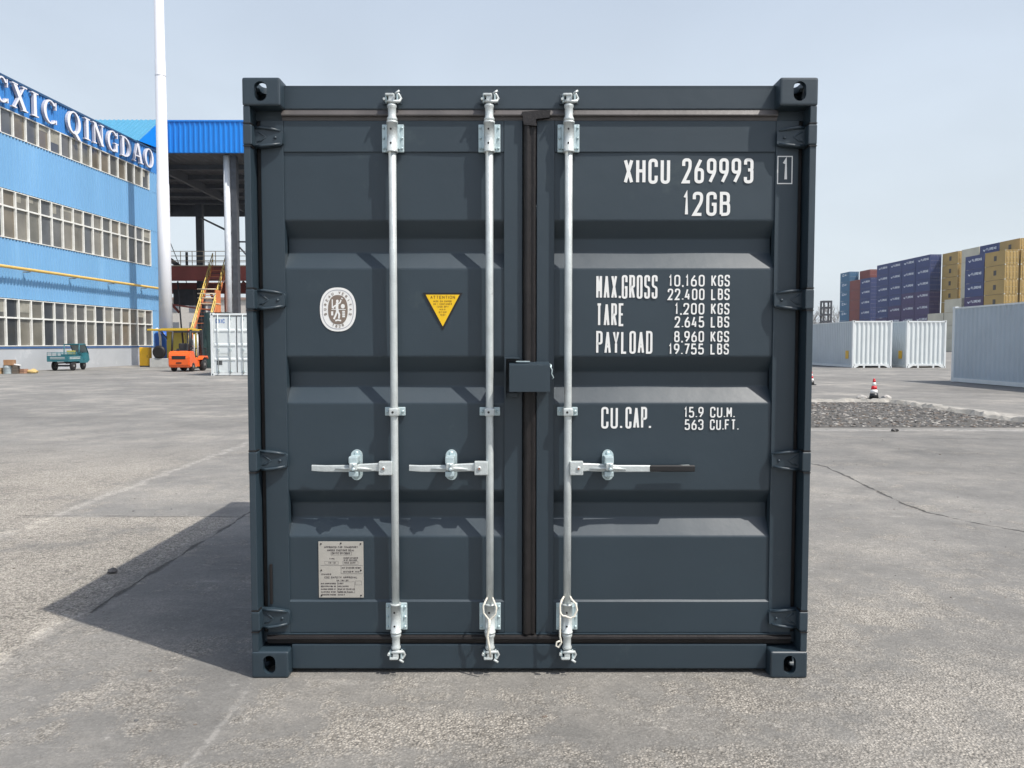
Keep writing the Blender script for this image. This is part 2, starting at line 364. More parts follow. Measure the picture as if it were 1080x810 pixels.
    for p, q in (((3.68, 6.0), (3.52, 3.9)), ((3.5, 3.9), (3.55, 3.4)), ((3.55, 3.4), (3.75, 2.95)), ((3.75, 2.95), (4.4, 2.1)), ((4.4, 2.1), (5.6, 1.0))):
        ck = M('MAXIMUM', ck, seg(p, q, .016, .45))
    ck = M('MAXIMUM', ck, M('MULTIPLY', seg((-4.3, 3.3), (-1.0, 3.22), .012, .25), .7))
    ck = M('MAXIMUM', ck, M('MULTIPLY', seg((-2.38, .85), (-2.36, 4.2), .014, .3), .9))
    ck = M('MAXIMUM', ck, M('MULTIPLY', seg((5, 9.0), (14, 8.2), .02, .5), .5))
    ck = M('MAXIMUM', ck, M('MULTIPLY', seg((-9, 16), (-1, 14.5), .035, .7), .5))
    for yy in (21.5, 27.2, 33): ck = M('MAXIMUM', ck, M('MULTIPLY', seg((-30, yy), (30, yy+1.2), .05, .8), .35))
    val = M('MULTIPLY', val, M('SUBTRACT', 1, M('MULTIPLY', ck, .62)))
    old = M('MULTIPLY', side((2.9, 8.3), (3.68, 6.0), .05, .45), side((2.4, 3.0), (9, .5), .25, 1.5))
    val = M('MULTIPLY', val, M('SUBTRACT', 1, M('MULTIPLY', old, .07)))
    # dark damp/oil blotches
    oil = M('ADD', M('MULTIPLY', ramp(noise(.55, 5, .7, 41), .58, .70), .22), M('MULTIPLY', ramp(noise(2.6, 5, .7, 83), .66, .74), .22)); val = M('MULTIPLY', val, M('SUBTRACT', 1, oil))
    warm = n.nodes.new('ShaderNodeMix'); warm.data_type = 'RGBA'; warm.inputs['A'].default_value = (.196, .190, .177, 1); warm.inputs['B'].default_value = (.280, .258, .224, 1)
    n.links.new(M('MAXIMUM', wornmask, M('MULTIPLY', ramp(mid, .45, .65), .35), clamp=True), warm.inputs['Factor'])
    sc_ = n.nodes.new('ShaderNodeVectorMath'); sc_.operation = 'SCALE'; n.links.new(warm.outputs['Result'], sc_.inputs[0]); n.links.new(val, sc_.inputs['Scale'])
    n.links.new(sc_.outputs[0], b.inputs['Base Color'])
    b.inputs['Roughness'].default_value = .86; b.inputs['Specular IOR Level'].default_value = .35
    hgt = M('ADD', M('MULTIPLY', aggl, M('ADD', M('MULTIPLY', wornmask, 1.0), .10)), M('MULTIPLY', M('ADD', M('MULTIPLY', fine, .8), M('MULTIPLY', noise(45, 5, .7, 6), .9)), gm_))
    hgt = M('SUBTRACT', hgt, M('MULTIPLY', ck, 2.0))
    bu = n.nodes.new('ShaderNodeBump'); bu.inputs['Strength'].default_value = .9; bu.inputs['Distance'].default_value = .010
    n.links.new(hgt, bu.inputs['Height']); n.links.new(bu.outputs[0], b.inputs['Normal'])
    return m
g = MB(); gm = ground_material()
g.poly([(-900, -150, 0), (900, -150, 0), (900, 1400, 0), (-900, 1400, 0)], gm)
struct(g.build('ground'), 'pale grey worn concrete yard')

# ------------------------------------------------------------------ main container (rear doors facing the camera)
W, H, L = 1.219, 2.591, 2.991
box_c = thing('shipping_container', 'dark slate grey container with closed doors standing in the yard foreground', 'shipping container')
DG = bpy.context.evaluated_depsgraph_get

def stadium(cx, cz, w, h, n=10):
    r = w/2; pts = []
    for k in range(n+1): a = math.pi*k/n; pts.append((cx+r*math.cos(a), cz+h/2-r+r*math.sin(a)))
    for k in range(n+1): a = math.pi+math.pi*k/n; pts.append((cx+r*math.cos(a), cz-h/2+r+r*math.sin(a)))
    return pts
def cutter(pts3, d):
    m = MB(); m.prism(pts3, d, M_PAINT); return m.build('cut')
def make_casting(top=True):
    """casting local: outer corner at x=0 going +x inward (left side), y 0..+.178, z 0..h"""
    mb = MB(); mb.box(0, .162, 0, .178, 0, .118, M_PAINT, bev=.011, seg=3); o = mb.build('corner_casting')
    cs = []
    m = MB(); m.box(.028, .150, .026, .166, .026 if top else .03, .092, M_PAINT); cs.append(m.build('cut'))
    cs.append(cutter([(p[0], -.05, p[1]) for p in stadium(.078, .060, .054, .082)], (0, .1, 0)))
    zt = (.05, .15) if top else (-.05, .05)
    cs.append(cutter([(.078+(p[0]), .089+p[1], zt[0]) for p in stadium(0, 0, .064, .124)], (0, 0, zt[1]-zt[0])))
    cs.append(cutter([(-.05, .089+p[0], .06+p[1]) for p in stadium(0, 0, .05, .079)], (.1, 0, 0)))
    for c in cs:
        md = o.modifiers.new('b', 'BOOLEAN'); md.object = c; md.operation = 'DIFFERENCE'; md.solver = 'EXACT'
    me = bpy.data.meshes.new_from_object(o.evaluated_get(DG())); me.name = 'corner_casting'
    o.modifiers.clear(); o.data = me
    for c in cs: bpy.data.objects.remove(c)
    return o
ct = make_casting(True); ct.parent = box_c; ct.location = (-W, 0, H-.118)
def flipx(o):
    c = o.copy(); c.data = o.data.copy(); COL.objects.link(c); c.parent = box_c
    for v in c.data.vertices: v.co.x = -v.co.x
    c.data.flip_normals(); return c
ctr = flipx(ct); ctr.location = (W, 0, H-.118)
cb = make_casting(False); cb.parent = box_c; cb.location = (-W, 0, 0)
cbr = flipx(cb); cbr.location = (W, 0, 0)
def flipy(o, loc):
    c = o.copy(); c.data = o.data.copy(); COL.objects.link(c); c.parent = box_c
    for v in c.data.vertices: v.co.y = -v.co.y
    c.data.flip_normals(); c.location = loc
for o in (ct, ctr, cb, cbr): flipy(o, (o.location.x, L, o.location.z))

# posts
HZ = [2.353, 1.657, .955, .252]
for s in (-1, 1):
    p = MB()
    p.box(*sorted((s*1.188, s*1.2165)), .004, .16, .118, H-.118, M_PAINT, bev=.003)
    p.box(*sorted((s*1.150, s*1.1875)), .122, .160, .119, H-.119, M_PAINT)
    p.build('corner_post', box_c)
    q = MB(); q.box(*sorted((s*1.14, s*1.2165)), L-.15, L-.004, .118, H-.118, M_PAINT, bev=.003); q.build('corner_post', box_c)
# header and sill
hd = MB()
hd.prism([(-1.0565, .067, 2.475), (-1.0565, .065, 2.480), (-1.0565, .065, 2.562), (-1.0565, .064, 2.575), (-1.0565, .176, 2.575), (-1.0565, .176, 2.475)], (2.113, 0, 0), M_PAINT)
hd.box(-1.19, 1.19, .089, .16, 2.432, 2.4735, M_PAINT)
hd.build('door_header', box_c)
sl = MB(); sl.box(-1.0565, 1.0565, .055, .176, .020, .130, M_PAINT, bev=.004); sl.box(-1.19, 1.19, .088, .17, .1305, .176, M_PAINT)
sl.build('door_sill', box_c)
# gaskets
def gprof(z0, z1, y0, y1, up=True):
    h = z1-z0
    if up: return [(y1, z1), (y0+.009, z1), (y0-.004, z1-h*.52), (y0-.003, z1-h*.62), (y0+.012, z1-h*.70), (y0+.014, z0), (y1, z0)]
    return [(y1, z1), (y0+.008, z1), (y0-.008, z1-h*.20), (y0-.010, z1-h*.42), (y0+.000, z1-h*.55), (y0+.004, z0), (y1, z0)]
gk = MB(); gk.prism([(-1.07, y, z) for y, z in gprof(2.430, 2.4745, .060, .088)], (2.14, 0, 0), mat('rubber_dusty_lit', (.075, .068, .066), .45, var=.15, vscale=9, bump=.1)); gk.build('door_gasket', box_c)  # paler rubber: dust plus the lit slope's brightness put into the colour
gk = MB(); gk.prism([(-1.165, y, z) for y, z in gprof(.1315, .1745, .060, .089, False)], (2.33, 0, 0), M_RUB); gk.build('door_gasket', box_c)
gk = MB()
rows = []
for k in range(49):
    z = .178+(2.4295-.178)*k/48; j = random.uniform(-.0015, .0015)
    rows.append([(-.029, .085, z), (-.0275+j, .062, z), (-.020+j, .050, z), (-.006+j, .047, z), (.002+j, .058, z), (.010, .060, z), (.018+j, .053, z), (.027+j, .061, z), (.029, .085, z)])
gk.sheet(rows, M_RUB, True)
gk.prism([(-.033, .050, 2.462), (-.026, .044, 2.405), (.030, .044, 2.40), (.026, .046, 2.43), (.085, .048, 2.437), (.09, .05, 2.470)], (0, .03, 0), M_RUB)
gk.build('door_gasket', box_c)
for s in (-1, 1):
    gk = MB(); gk.box(*sorted((s*1.1655, s*1.1855)), .086, .118, .178, 2.43, M_RUB, bev=.004); gk.build('door_gasket', box_c)
gk = MB(); gk.box(-1.152, -1.140, .060, .0685, .31, .49, M_RUB, bev=.003); gk.build('torn_gasket_strip', box_c)

# door leaves
CORR = [(2.003, 1.930, 1.868, 1.796), (1.410, 1.341, 1.276, 1.205), (.817, .753, .686, .610)]
def door(s):
    a, b = (-1.165, -.031) if s < 0 else (.031, 1.165)
    ia, ib = (-1.066, -.1115) if s < 0 else (.108, 1.066)
    fr = MB()
    fr.box(a, ia, .070, .118, .1755, 2.4295, M_PAINT, bev=.0025)
    fr.box(ib, b, .0702, .118, .1755, 2.4295, M_PAINT, bev=.0025)
    fr.box(ia+.0005, ib-.0005, .072, .118, 2.296, 2.4290, M_PAINT, bev=.002)
    fr.prism([(ia+.0005, .118, .1760), (ia+.0005, .074, .1760), (ia+.0005, .070, .180), (ia+.0005, .070, .3175), (ia+.0005, .0785, .3255), (ia+.0005, .118, .3255)], (ib-ia-.001, 0, 0), M_PAINT)
    fr.prism([(a, .0695, .1775), (a, .060, .1765), (a, .060, .1735), (a, .0695, .1735)], (b-a, 0, 0), M_PAINT)
    if s > 0: fr.box(1.112, 1.1655, .078, .12, .178, 2.428, M_PAINT)
    d = fr.build('door', box_c)
    pn = MB(); prof = [(.0785, 2.300)]
    for z0, z1, z2, z3 in CORR: prof += [(.0785, z0), (.130, z1), (.130, z2), (.0785, z3)]
    prof += [(.0785, .322)]
    # soft bends + slight sheet waviness along x
    sp = []
    for k, (y, z) in enumerate(prof):
        if k in (0, len(prof)-1): sp.append((y, z)); continue
        (yp, zp), (yn, zn) = prof[k-1], prof[k+1]
        d1 = Vector((yp-y, zp-z)).normalized()*.006; d2 = Vector((yn-y, zn-z)).normalized()*.006
        sp += [(y+d1.x, z+d1.y), (y+(d1.x+d2.x)*.25, z+(d1.y+d2.y)*.25), (y+d2.x, z+d2.y)]
    full = []
    for (y, z), (yn, zn) in zip(sp, sp[1:]):
        nseg = max(1, int(abs(zn-z)/.08))
        for j in range(nseg): full.append((y+(yn-y)*j/nseg, z+(zn-z)*j/nseg))
    full.append(sp[-1]); nx = 20; rows = []
    for y, z in full:
        r = []
        for k in range(nx+1):
            x = ia+(ib-ia)*k/nx; e = math.sin(math.pi*k/nx)
            dy = .0011*math.sin(x*9+z*5+s)*e+.0008*math.sin(x*4-z*13)*e
            r.append((x, y+dy, z))
        rows.append(r)
    pn.sheet(rows, M_PAINT, False)
    pn.build('door_panel', d)
    bm = MB(); bm.box(ia, ib, .134, .140, .18, 2.425, M_DARK); bm.build('door_lining', d)
    return d
dL, dR = door(-1), door(1)

# lettering on the right door
fl = door_plane(.0762); ff = door_plane(.0688)
def lettering(rows):
    for s, x0, x1, z0, z1, sw in rows:
        mb = MB(); text(mb, s, x0, x1, z0, z1, sw, M_WHITE, fl); mb.build('lettering', dR, recalc=False)
lettering([('XHCU', .409, .610, 2.160, 2.268, .0138), ('269993', .662, .972, 2.162, 2.270, .0135), ('12GB', .668, .873, 2.022, 2.126, .0135),
 ('MAX.GROSS', .292, .560, 1.663, 1.766, .0097), ('TARE', .293, .416, 1.543, 1.643, .0097), ('PAYLOAD', .293, .540, 1.422, 1.522, .0097),
 ('10,160', .609, .766, 1.716, 1.767, .0068), ('22.400', .605, .766, 1.657, 1.707, .0068), ('1,200', .637, .766, 1.594, 1.644, .0068), ('2.645', .637, .766, 1.537, 1.586, .0068),
 ('8,960', .635, .766, 1.473, 1.522, .0068), ('19.755', .612, .766, 1.419, 1.467, .0068),
 ('KGS', .795, .876, 1.716, 1.767, .0068), ('LBS', .795, .876, 1.657, 1.707, .0068), ('KGS', .795, .876, 1.594, 1.644, .0068), ('LBS', .795, .876, 1.537, 1.586, .0068),
 ('KGS', .795, .876, 1.473, 1.522, .0068), ('LBS', .795, .876, 1.419, 1.467, .0068),
 ('CU.', .317, .407, 1.092, 1.188, .0097), ('CAP.', .424, .533, 1.092, 1.188, .0097),
 ('15.9', .683, .768, 1.141, 1.188, .0062), ('CU.M.', .797, .905, 1.141, 1.188, .0062), ('563', .686, .768, 1.086, 1.133, .0062), ('CU.FT.', .797, .922, 1.086, 1.133, .0062)])
mb = MB(); glyph(mb, '1', 1.094, 2.172, .030, .096, .0120, M_WHITE, ff)
ribbon(mb, [(1.075, 2.160), (1.075, 2.276), (1.137, 2.276), (1.137, 2.160)], .0045, M_WHITE, lambda a, b: ff(a, b, 0), True)
mb.build('lettering', dR, recalc=False)

# emblem
def supell(cx, cz, a, b, n=48, p=2.35):
    o = []
    for k in range(n):
        t = 2*math.pi*k/n; c, s_ = math.cos(t), math.sin(t)
        o.append((cx+a*abs(c)**(2/p)*(1 if c > 0 else -1), cz+b*abs(s_)**(2/p)*(1 if s_ > 0 else -1)))
    return o
ex, ez = -.839, 1.616
e = MB(); e.prism([(x, .0768, z) for x, z in supell(ex, ez, .079, .096)], (0, -.0012, 0), M_WHITE)
ribbon(e, supell(ex, ez, .068, .085), .0026, M_GRY, lambda a, b: (a, .0750, b), True)
e.prism([(x, .0754, z) for x, z in supell(ex, ez-.001, .043, .064)], (0, -.0006, 0), M_BRN)
def arc_text(mb, s, cx, cz, a, b, t0, t1, h, sw, m, y):
    n = len(s)
    for k, c in enumerate(s):
        if c == ' ': continue
        t = R(t0+(t1-t0)*k/(n-1)); px, pz = cx+a*math.cos(t), cz+b*math.sin(t)
        ang = math.atan2(pz-cz, (px-cx)*1.0)-math.pi/2 if t0 > t1 else math.atan2(pz-cz, px-cx)+math.pi/2
        ca, sa = math.cos(ang), math.sin(ang); gw = h*.72
        glyph(mb, c, -gw/2, -h/2, gw, h, sw, m, lambda u, v, e=0, ca=ca, sa=sa, px=px, pz=pz: (px+u*ca-v*sa, y-e, pz+u*sa+v*ca))
arc_text(e, 'BUREAU VERITAS', ex, ez, .056, .074, 196, -16, .0125, .0024, M_BRN, .0747)
arc_text(e, '1828', ex, ez, .052, .074, 246, 294, .0115, .0022, M_BRN, .0747)
fy = lambda a, b, q=0: (ex+a, .0744-q, ez+b)
def rb(pts, wd, q=0): ribbon(e, pts, wd, M_WHITE, lambda a, b: fy(a, b, q))
rb([(-.002, .030), (-.004, .010), (-.002, -.008)], .012); rb([(-.002, .022), (.010, .030), (.014, .042)], .006, .0001)
rb([(-.004, .020), (-.016, .014), (-.022, .004)], .006, .0001); rb([(-.003, -.006), (-.010, -.026), (-.018, -.042)], .008, .0001)
rb([(-.001, -.006), (.006, -.022), (.004, -.040)], .008, .0002)
e.prism([fy(-.002+.006*math.cos(t*.5236), .036+.007*math.sin(t*.5236)) for t in range(12)], (0, -.0003, 0), M_WHITE)
rb([(-.024, .044), (-.024, .006)], .005); rb([(-.028, .000), (.034, .000)], .003, .0003); rb([(.017, .046), (.020, .050)], .007)
e.prism([fy(.022+.009*math.cos(t*.5236), .014+.010*math.sin(t*.5236)) for t in range(12)], (0, -.0003, 0), M_WHITE)
rb([(-.025, -.008), (-.025, -.026)], .009); rb([(.025, -.006), (.025, -.034)], .012)
for q in (-.012, -.019, -.026): ribbon(e, [(.019, q), (.031, q)], .0014, M_BRN, lambda a, b: fy(a, b, .0004))
rb([(-.012, -.049), (.000, -.046), (.014, -.049)], .007)
e.build('oval_emblem', dL, recalc=False)

# warning triangle
t = MB(); t.prism([(-.4675, .0768, 1.6885), (-.2925, .0768, 1.6885), (-.380, .0768, 1.5255)], (0, -.0012, 0), M_STBK)
t.prism([(-.4540, .0755, 1.6805), (-.3060, .0755, 1.6805), (-.380, .0755, 1.5420)], (0, -.0005, 0), M_YEL)
tf = door_plane(.0747)
M_TI = mat('triangle_ink', (.22, .10, .01), .5, var=.02)
text(t, 'ATTENTION', -.434, -.326, 1.662, 1.676, .0022, M_TI, tf)
for s, c, hw, z in (('MISE EN GARDE', -.380, .040, 1.648), ('UN 1 CONTAINER', -.380, .041, 1.636), ('12GB 8FT', -.380, .026, 1.624), ('MAX', -.380, .013, 1.612), ('STOP', -.380, .017, 1.600), ('TEST', -.380, .012, 1.588)):
    text(t, s.replace('  ', ' '), c-hw, c+hw, z, z+.0075, .0013, M_TI, tf)
t.build('warning_sticker', dL, recalc=False)

# data plate
p = MB(); p.box(-.9375, -.7375, .0742, .0775, .335, .588, M_DPL, bev=.001)
pf = door_plane(.0738); Lp, Rp = -.9375, -.7375
def pl(s, a, b, z, h=.0085, sw=.0018): text(p, s, Lp+a*.2, Lp+b*.2, .335+z*.253, .335+z*.253+h, sw, M_INK, pf)
pl('APPROVED FOR TRANSPORT', .13, .88, .885); pl('UNDER CUSTOMS SEAL', .20, .80, .83); pl('CN/TC 09/3065', .30, .70, .775)
pl('TYPE', .24, .36, .68, .007); pl('TD-10', .22, .38, .61, .007); pl('MANUFACTURER', .56, .88, .695, .007); pl('NO OF CONTAINER', .56, .86, .66, .006); pl('XHCU 2699', .56, .82, .61, .007)
pl('MAX STACKING WEIGHT', .52, .95, .52, .007); pl('OWNER NO', .55, .90, .45, .007); pl('OWNER', .06, .28, .405, .007)
pl('CSC SAFETY APPROVAL', .13, .86, .345, .009); pl('CN TBV 09', .40, .66, .295, .007)
for k, (a, b) in enumerate((('DATE MANUFACTURED', '3/2021'), ('IDENTIFICATION NO', 'XHCU 269993'), ('MAXIMUM GROSS WT', '10160 KG 22400 LB'), ('ALLOWABLE STACK', '96000 KG 211640'), ('TRANSVERSE RACKING', '15240 N'))):
    pl(a, .05, .38, .24-k*.05, .007); pl(b, .42, .42+.022*len(b), .24-k*.05, .007)
for pts in ([(.28, .76), (.74, .76), (.74, .815), (.28, .815)], [(.14, .595), (.44, .595), (.44, .65), (.14, .65)], [(.54, .595), (.88, .595), (.88, .65), (.54, .65)], [(.42, .09), (.80, .09), (.80, .285), (.42, .285)], [(.82, .23), (.95, .23), (.95, .30), (.82, .30)]):
    ribbon(p, [(Lp+a*.2, .335+b*.253) for a, b in pts], .0008, M_INK, lambda a, b: pf(a, b, 0), True)
ribbon(p, [(Lp+.01, .335+.575*.253), (Rp-.004, .335+.575*.253)], .001, M_INK, lambda a, b: pf(a, b, 0))
ribbon(p, [(Lp+.10, .335+.575*.253), (Lp+.10, .335+.43*.253), (Rp-.004, .335+.43*.253)], .001, M_INK, lambda a, b: pf(a, b, .0001))
for a, b in ((.06, .96), (.5, .97), (.94, .96), (.06, .49), (.94, .49), (.06, .04), (.94, .04)):
    p.lathe((Lp+a*.2, .0742, .335+b*.253), (0, -1, 0), [(0, .0038), (.0015, .0036), (.0028, .002)], M_STBK, 10)
p.build('data_plate', dL, recalc=False)

# hinges
def hinge(s, z):
    m = MB(); z += .0
    X = lambda v: s*v
    # blade
    out = [(1.188, .044), (1.150, .043), (1.10, .036), (1.071, .030), (1.064, .022), (1.064, -.026), (1.072, -.034), (1.10, -.040), (1.150, -.044), (1.188, -.044)]
    a = [(X(x), .044 if x > 1.12 else .050, z+q) for x, q in out]
    m.prism(a, (0, .026, 0), M_PAINT)
    # raised rims
    for sg in (1, -1):
        pr = [(X(1.180), .046, z+sg*.038), (X(1.150), .040, z+sg*.039), (X(1.11), .043, z+sg*.034), (X(1.073), .052, z+sg*.027)]
        m.tube(pr, [.006, .007, .0065, .005], M_PAINT, 10)
    m.tube([(X(1.182), .050, z+.026), (X(1.155), .046, z+.015), (X(1.135), .048, z), (X(1.155), .046, z-.015), (X(1.182), .050, z-.026)], .005, M_PAINT, 8)
    m.tube([(X(1.069), .056, z+.024), (X(1.069), .056, z-.028)], .006, M_PAINT, 8)
    m.lathe((X(1.095), .050, z-.002), (0, -1, 0), [(0, .007), (.004, .006), (.006, .002)], M_PAINT, 10)
    # knuckle and lugs around the post flange
    m.box(*sorted((X(1.180), X(1.2175))), -.0005, .05, z-.042, z+.042, M_PAINT, bev=.006, seg=3)
    for q in (.0475, -.0475): m.box(*sorted((X(1.184), X(1.2172))), .0005, .05, z+q-.0022, z+q+.0022, M_STBK)
    return m.build('hinge', dL if s < 0 else dR)
for z in HZ: hinge(-1, z); hinge(1, z)

# locking rods
def bolt(m, x, y, z, r=.006, mt=None):
    m.lathe((x, y, z), (0, -1, 0), [(0, r*1.3), (.002, r*1.3), (.002, r), (.007, r), (.008, r*.6)], mt or M_GALV, 8)
def hole(m, x, y, z, r=.0045): m.lathe((x, y, z), (0, -1, 0), [(0, r), (.0006, r)], M_STBK, 12)
RY = .038
def rod(x, s):
    r = MB(); r.tube([(x, RY, .16), (x, RY, .9), (x, RY, 1.7), (x, RY, 2.48)], .0165, M_GALV, 20)
    d = dL if s < 0 else dR; ro = r.build('locking_rod', d if False else box_c)
    for z0, z1 in ((2.289, 2.412), (.193, .318)):
        b = MB()
        b.box(x-.0475, x+.0475, .0575, .0695, z0+.002, z1-.002, M_PLATE, bev=.004)
        for sx in (-1, 1):
            b.box(*sorted((x+sx*.018, x+sx*.030)), .040, .0585, z0+.012, z1-.012, M_PLATE, bev=.003)
            for zz in (z0+.018, z1-.018, (z0+z1)/2): bolt(b, x+sx*.039, .0575, zz, .0045, M_PLATE)
        b.tube([(x, RY, z0-.004), (x, RY, z0+.004), (x, RY, z0+.0045), (x, RY, z1-.0045), (x, RY, z1-.004), (x, RY, z1+.004)], [.0245, .0245, .0225, .0225, .0245, .0245], M_GALV, 24)
        for zz in (z0+.032, z1-.032): hole(b, x-.003, RY-.0222, zz)
        b.build('rod_bracket', ro)
    b = MB(); b.box(x-.045, x+.045, .064, .0775, 1.150, 1.188, M_PLATE, bev=.004)
    b.box(x-.022, x+.022, .0145, .065, 1.151, 1.187, M_GALV, bev=.009, seg=3)
    for sx in (-1, 1): bolt(b, x+sx*.034, .064, 1.169, .0055, M_PLATE)
    hole(b, x-.004, .0142, 1.169, .005); b.build('rod_guide', ro)
    for top in (1, 0):
        c = MB(); z = 2.416 if top else .189; sg = 1 if top else -1
        c.tube([(x, RY, z), (x, RY, z+sg*.012), (x, RY, z+sg*.022), (x, RY, z+sg*.055), (x, RY, z+sg*.062), (x, RY, z+sg*.068), (x, RY, z+sg*.078)], [.0225, .0225, .0175, .0175, .021, .021, .014], M_GALV, 20)
        zc = z+sg*.092
        c.box(x-.013, x+.013, RY-.020, RY+.022, *sorted((zc-sg*.016, zc+sg*.022)), M_GALV, bev=.005)
        c.box(x-.026, x+.010, RY-.024, RY+.005, *sorted((zc+sg*.012, zc+sg*.022)), M_GALV, bev=.003)
        c.tube([(x-.026, RY+.002, zc-sg*.006), (x-.008, RY-.016, zc-sg*.010), (x+.012, RY-.016, zc-sg*.012), (x+.032, RY-.004, zc-sg*.008), (x+.038, RY+.002, zc+sg*.006), (x+.030, RY-.004, zc+sg*.020), (x+.020, RY-.006, zc+sg*.028)], [.006, .007, .007, .007, .0065, .006, .005], M_GALV, 10)
        c.build('cam', ro)
        k = MB()
        for sx in (-1, 1):
            k.box(*sorted((x+sx*.020, x+sx*.028)), .028, .056, *sorted((zc-sg*.014, zc+sg*.024)), M_PLATE, bev=.003)
        k.box(x-.040, x+.040, .047 if top else .050, .0555, *sorted((zc-sg*.016, zc+sg*.026)), M_GALV if False else M_PAINT, bev=.002)
        k.tube([(x+.018, .01, zc+sg*.018), (x+.036, .012, zc+sg*.030)], .005, M_GALV, 8)
        k.tube([(x-.030, .036, zc-sg*.002), (x-.030, .014, zc-sg*.002)], .0055, M_GALV, 8)
        k.build('cam_keeper', ro)
    return ro
RX = (-.590, -.174, .167)
rods = [rod(x, -1 if x < 0 else 1) for x in RX]
def handle(x, sg, catch, tip, grip, parent):
    m = MB(); z = .926
    m.box(*sorted((x+sg*.008, x+sg*.066)), -.004, .026, z-.031, z+.029, M_GALV, bev=.004)
    m.lathe((x+sg*.045, -.004, z-.001), (0, -1, 0), [(0, .010), (.004, .009), (.005, .004)], M_GALV, 14)
    m.lathe((x+sg*.045, -.0087, z-.001), (0, -1, 0), [(0, .005), (.0008, .005)], mat('rust', (.25, .12, .08), .8), 10)
    pts = [(x+sg*.062, .010, z+.002, .016), ((x+catch)/2, .014, z+.002, .015), (catch+sg*-.03, .016, z-.001, .015), (catch, .012, z-.003, .014), (catch+sg*.04, .014, z-.004, .013), ((catch+tip)/2+sg*.04, .02, z-.005, .0125), (tip, .026, z-.003, .0115)]
    i = m.mi(M_GALV); secs = []
    for px, py, pz, hh in pts:
        secs.append([m.bm.verts.new((px, py+dy, pz+dz)) for dy, dz in ((-.005, -hh*1.1), (-.008, -hh*.9), (-.008, hh*.9), (-.005, hh*1.15), (.005, hh*1.15), (.005, -hh*1.1))])
    for a, b in zip(secs, secs[1:]):
        for k in range(6):
            f = m.bm.faces.new((a[k], a[(k+1) % 6], b[(k+1) % 6], b[k])); f.material_index = i
    m.bm.faces.new(secs[0]).material_index = i; m.bm.faces.new(secs[-1][::-1]).material_index = i
    m.tube([(catch-.085, .006, z-.004), (catch-.04, .0, z-.002), (catch, -.003, z), (catch+.04, .0, z-.002), (catch+.075, .006, z-.006)], [.002, .0065, .008, .0065, .002], M_GALV, 10)
    for v_ in m.bm.verts: v_.co.y += .014
    o = m.build('door_handle', parent)
    if grip:
        g2 = MB(); g2.box(*sorted(grip), .022, .048, z-.018, z+.010, M_BLACK, bev=.006, seg=3)
        g2.build('handle_grip', o)
    k = MB()
    k.prism([(px, .0775, pz) for px, pz in stadium(catch, .932, .050, .135)], (0, -.012, 0), M_PLATE)
    k.box(catch-.022, catch+.018, -.004, .066, .968-.022, .968+.010, M_PLATE, bev=.006)
    k.box(catch-.018, catch+.016, -.014, .002, .918, .952, M_GALV, bev=.008, seg=3)
    k.box(catch-.022, catch+.018, .0, .066, .890, .912, M_PLATE, bev=.004)
    bolt(k, catch, .0655, .984, .008, M_PLATE); bolt(k, catch, .0655, .880, .008, M_PLATE)
    bolt(k, catch+.002, -.014, .944, .005, M_PLATE); bolt(k, catch+.001, -.014, .925, .006, M_PLATE)
    k.build('handle_catch', parent)
handle(RX[0], -1, -.762, -.952, None, dL); handle(RX[1], -1, -.344, -.526, None, dL); handle(RX[2], 1, .346, .70, (.524, .722), dR)

# lock box over the door joint
b = MB()
b.box(-.0885, .0845, -.060, -.056, 1.262, 1.377, M_PAINT, bev=.0015)          # face
b.prism([(-.0885, -.0565, 1.374), (.0845, -.0565, 1.374), (.0845, .069, 1.384), (-.0885, .069, 1.384)], (0, 0, .004), M_PAINT)
b.box(.0805, .0845, -.0558, .069, 1.264, 1.374, M_PAINT); b.box(-.0885, .0805, -.0558, .045, 1.262, 1.266, M_PAINT)
b.tube([(.0845, -.03, 1.372), (.094, -.03, 1.355), (.092, -.03, 1.338), (.100, -.025, 1.322), (.096, -.02, 1.315)], .003, M_PLATE, 8)
b.tube([(.0845, .01, 1.378), (.091, .0, 1.374), (.09, -.02, 1.366)], .004, M_PLATE, 8)
b.box(-.06, .0, -.02, .0, 1.388, 1.392, M_PLATE, bev=.001)
b.build('lock_box', dR)
b = MB()
b.box(-.1075, -.1035, .0, .070, 1.232, 1.406, M_PAINT); b.box(-.1033, -.044, .0, .070, 1.402, 1.406, M_PAINT)
b.box(-.1033, -.052, .045, .0695, 1.232, 1.252, M_PAINT, bev=.002); b.build('lock_bracket', dL)

# side walls, roof, front wall
def corr_strip(x0, x1, per, dep, y_out, n_flat=.38):
    out = []; n = max(1, round((x1-x0)/per)); p = (x1-x0)/n
    for k in range(n):
        a = x0+k*p; out += [(a, 0), (a+p*.28, 0), (a+p*.5, 1), (a+p*.78, 1)]
    out.append((x1, 0)); return [(t, y_out*0+d*dep) for t, d in out]
for s in (-1, 1):
    m = MB(); cs = corr_strip(.17, L-.16, .278, .036, 0)
    m.sheet([[(s*(W-.006-d), y, z) for y, d in cs] for z in (.16, 2.53)], M_PAINT)
    m.build('side_wall', box_c)
    m = MB(); m.box(*sorted((s*1.15, s*1.214)), .178, L-.178, 2.52, 2.58, M_PAINT, bev=.004); m.box(*sorted((s*1.15, s*1.214)), .178, L-.178, .02, .175, M_PAINT, bev=.004); m.build('side_rail', box_c)
m = MB(); cs = corr_strip(.17, L-.05, .209, .02, 0)
m.sheet([[(x, y, 2.572-d) for y, d in cs] for x in (-1.16, 1.16)], M_PAINT); m.build('roof', box_c)
m = MB(); cs = corr_strip(-1.1, 1.1, .25, .045, 0)
m.sheet([[(x, L-.01-d, z) for x, d in cs] for z in (.05, 2.56)], M_PAINT); m.build('end_wall', box_c)
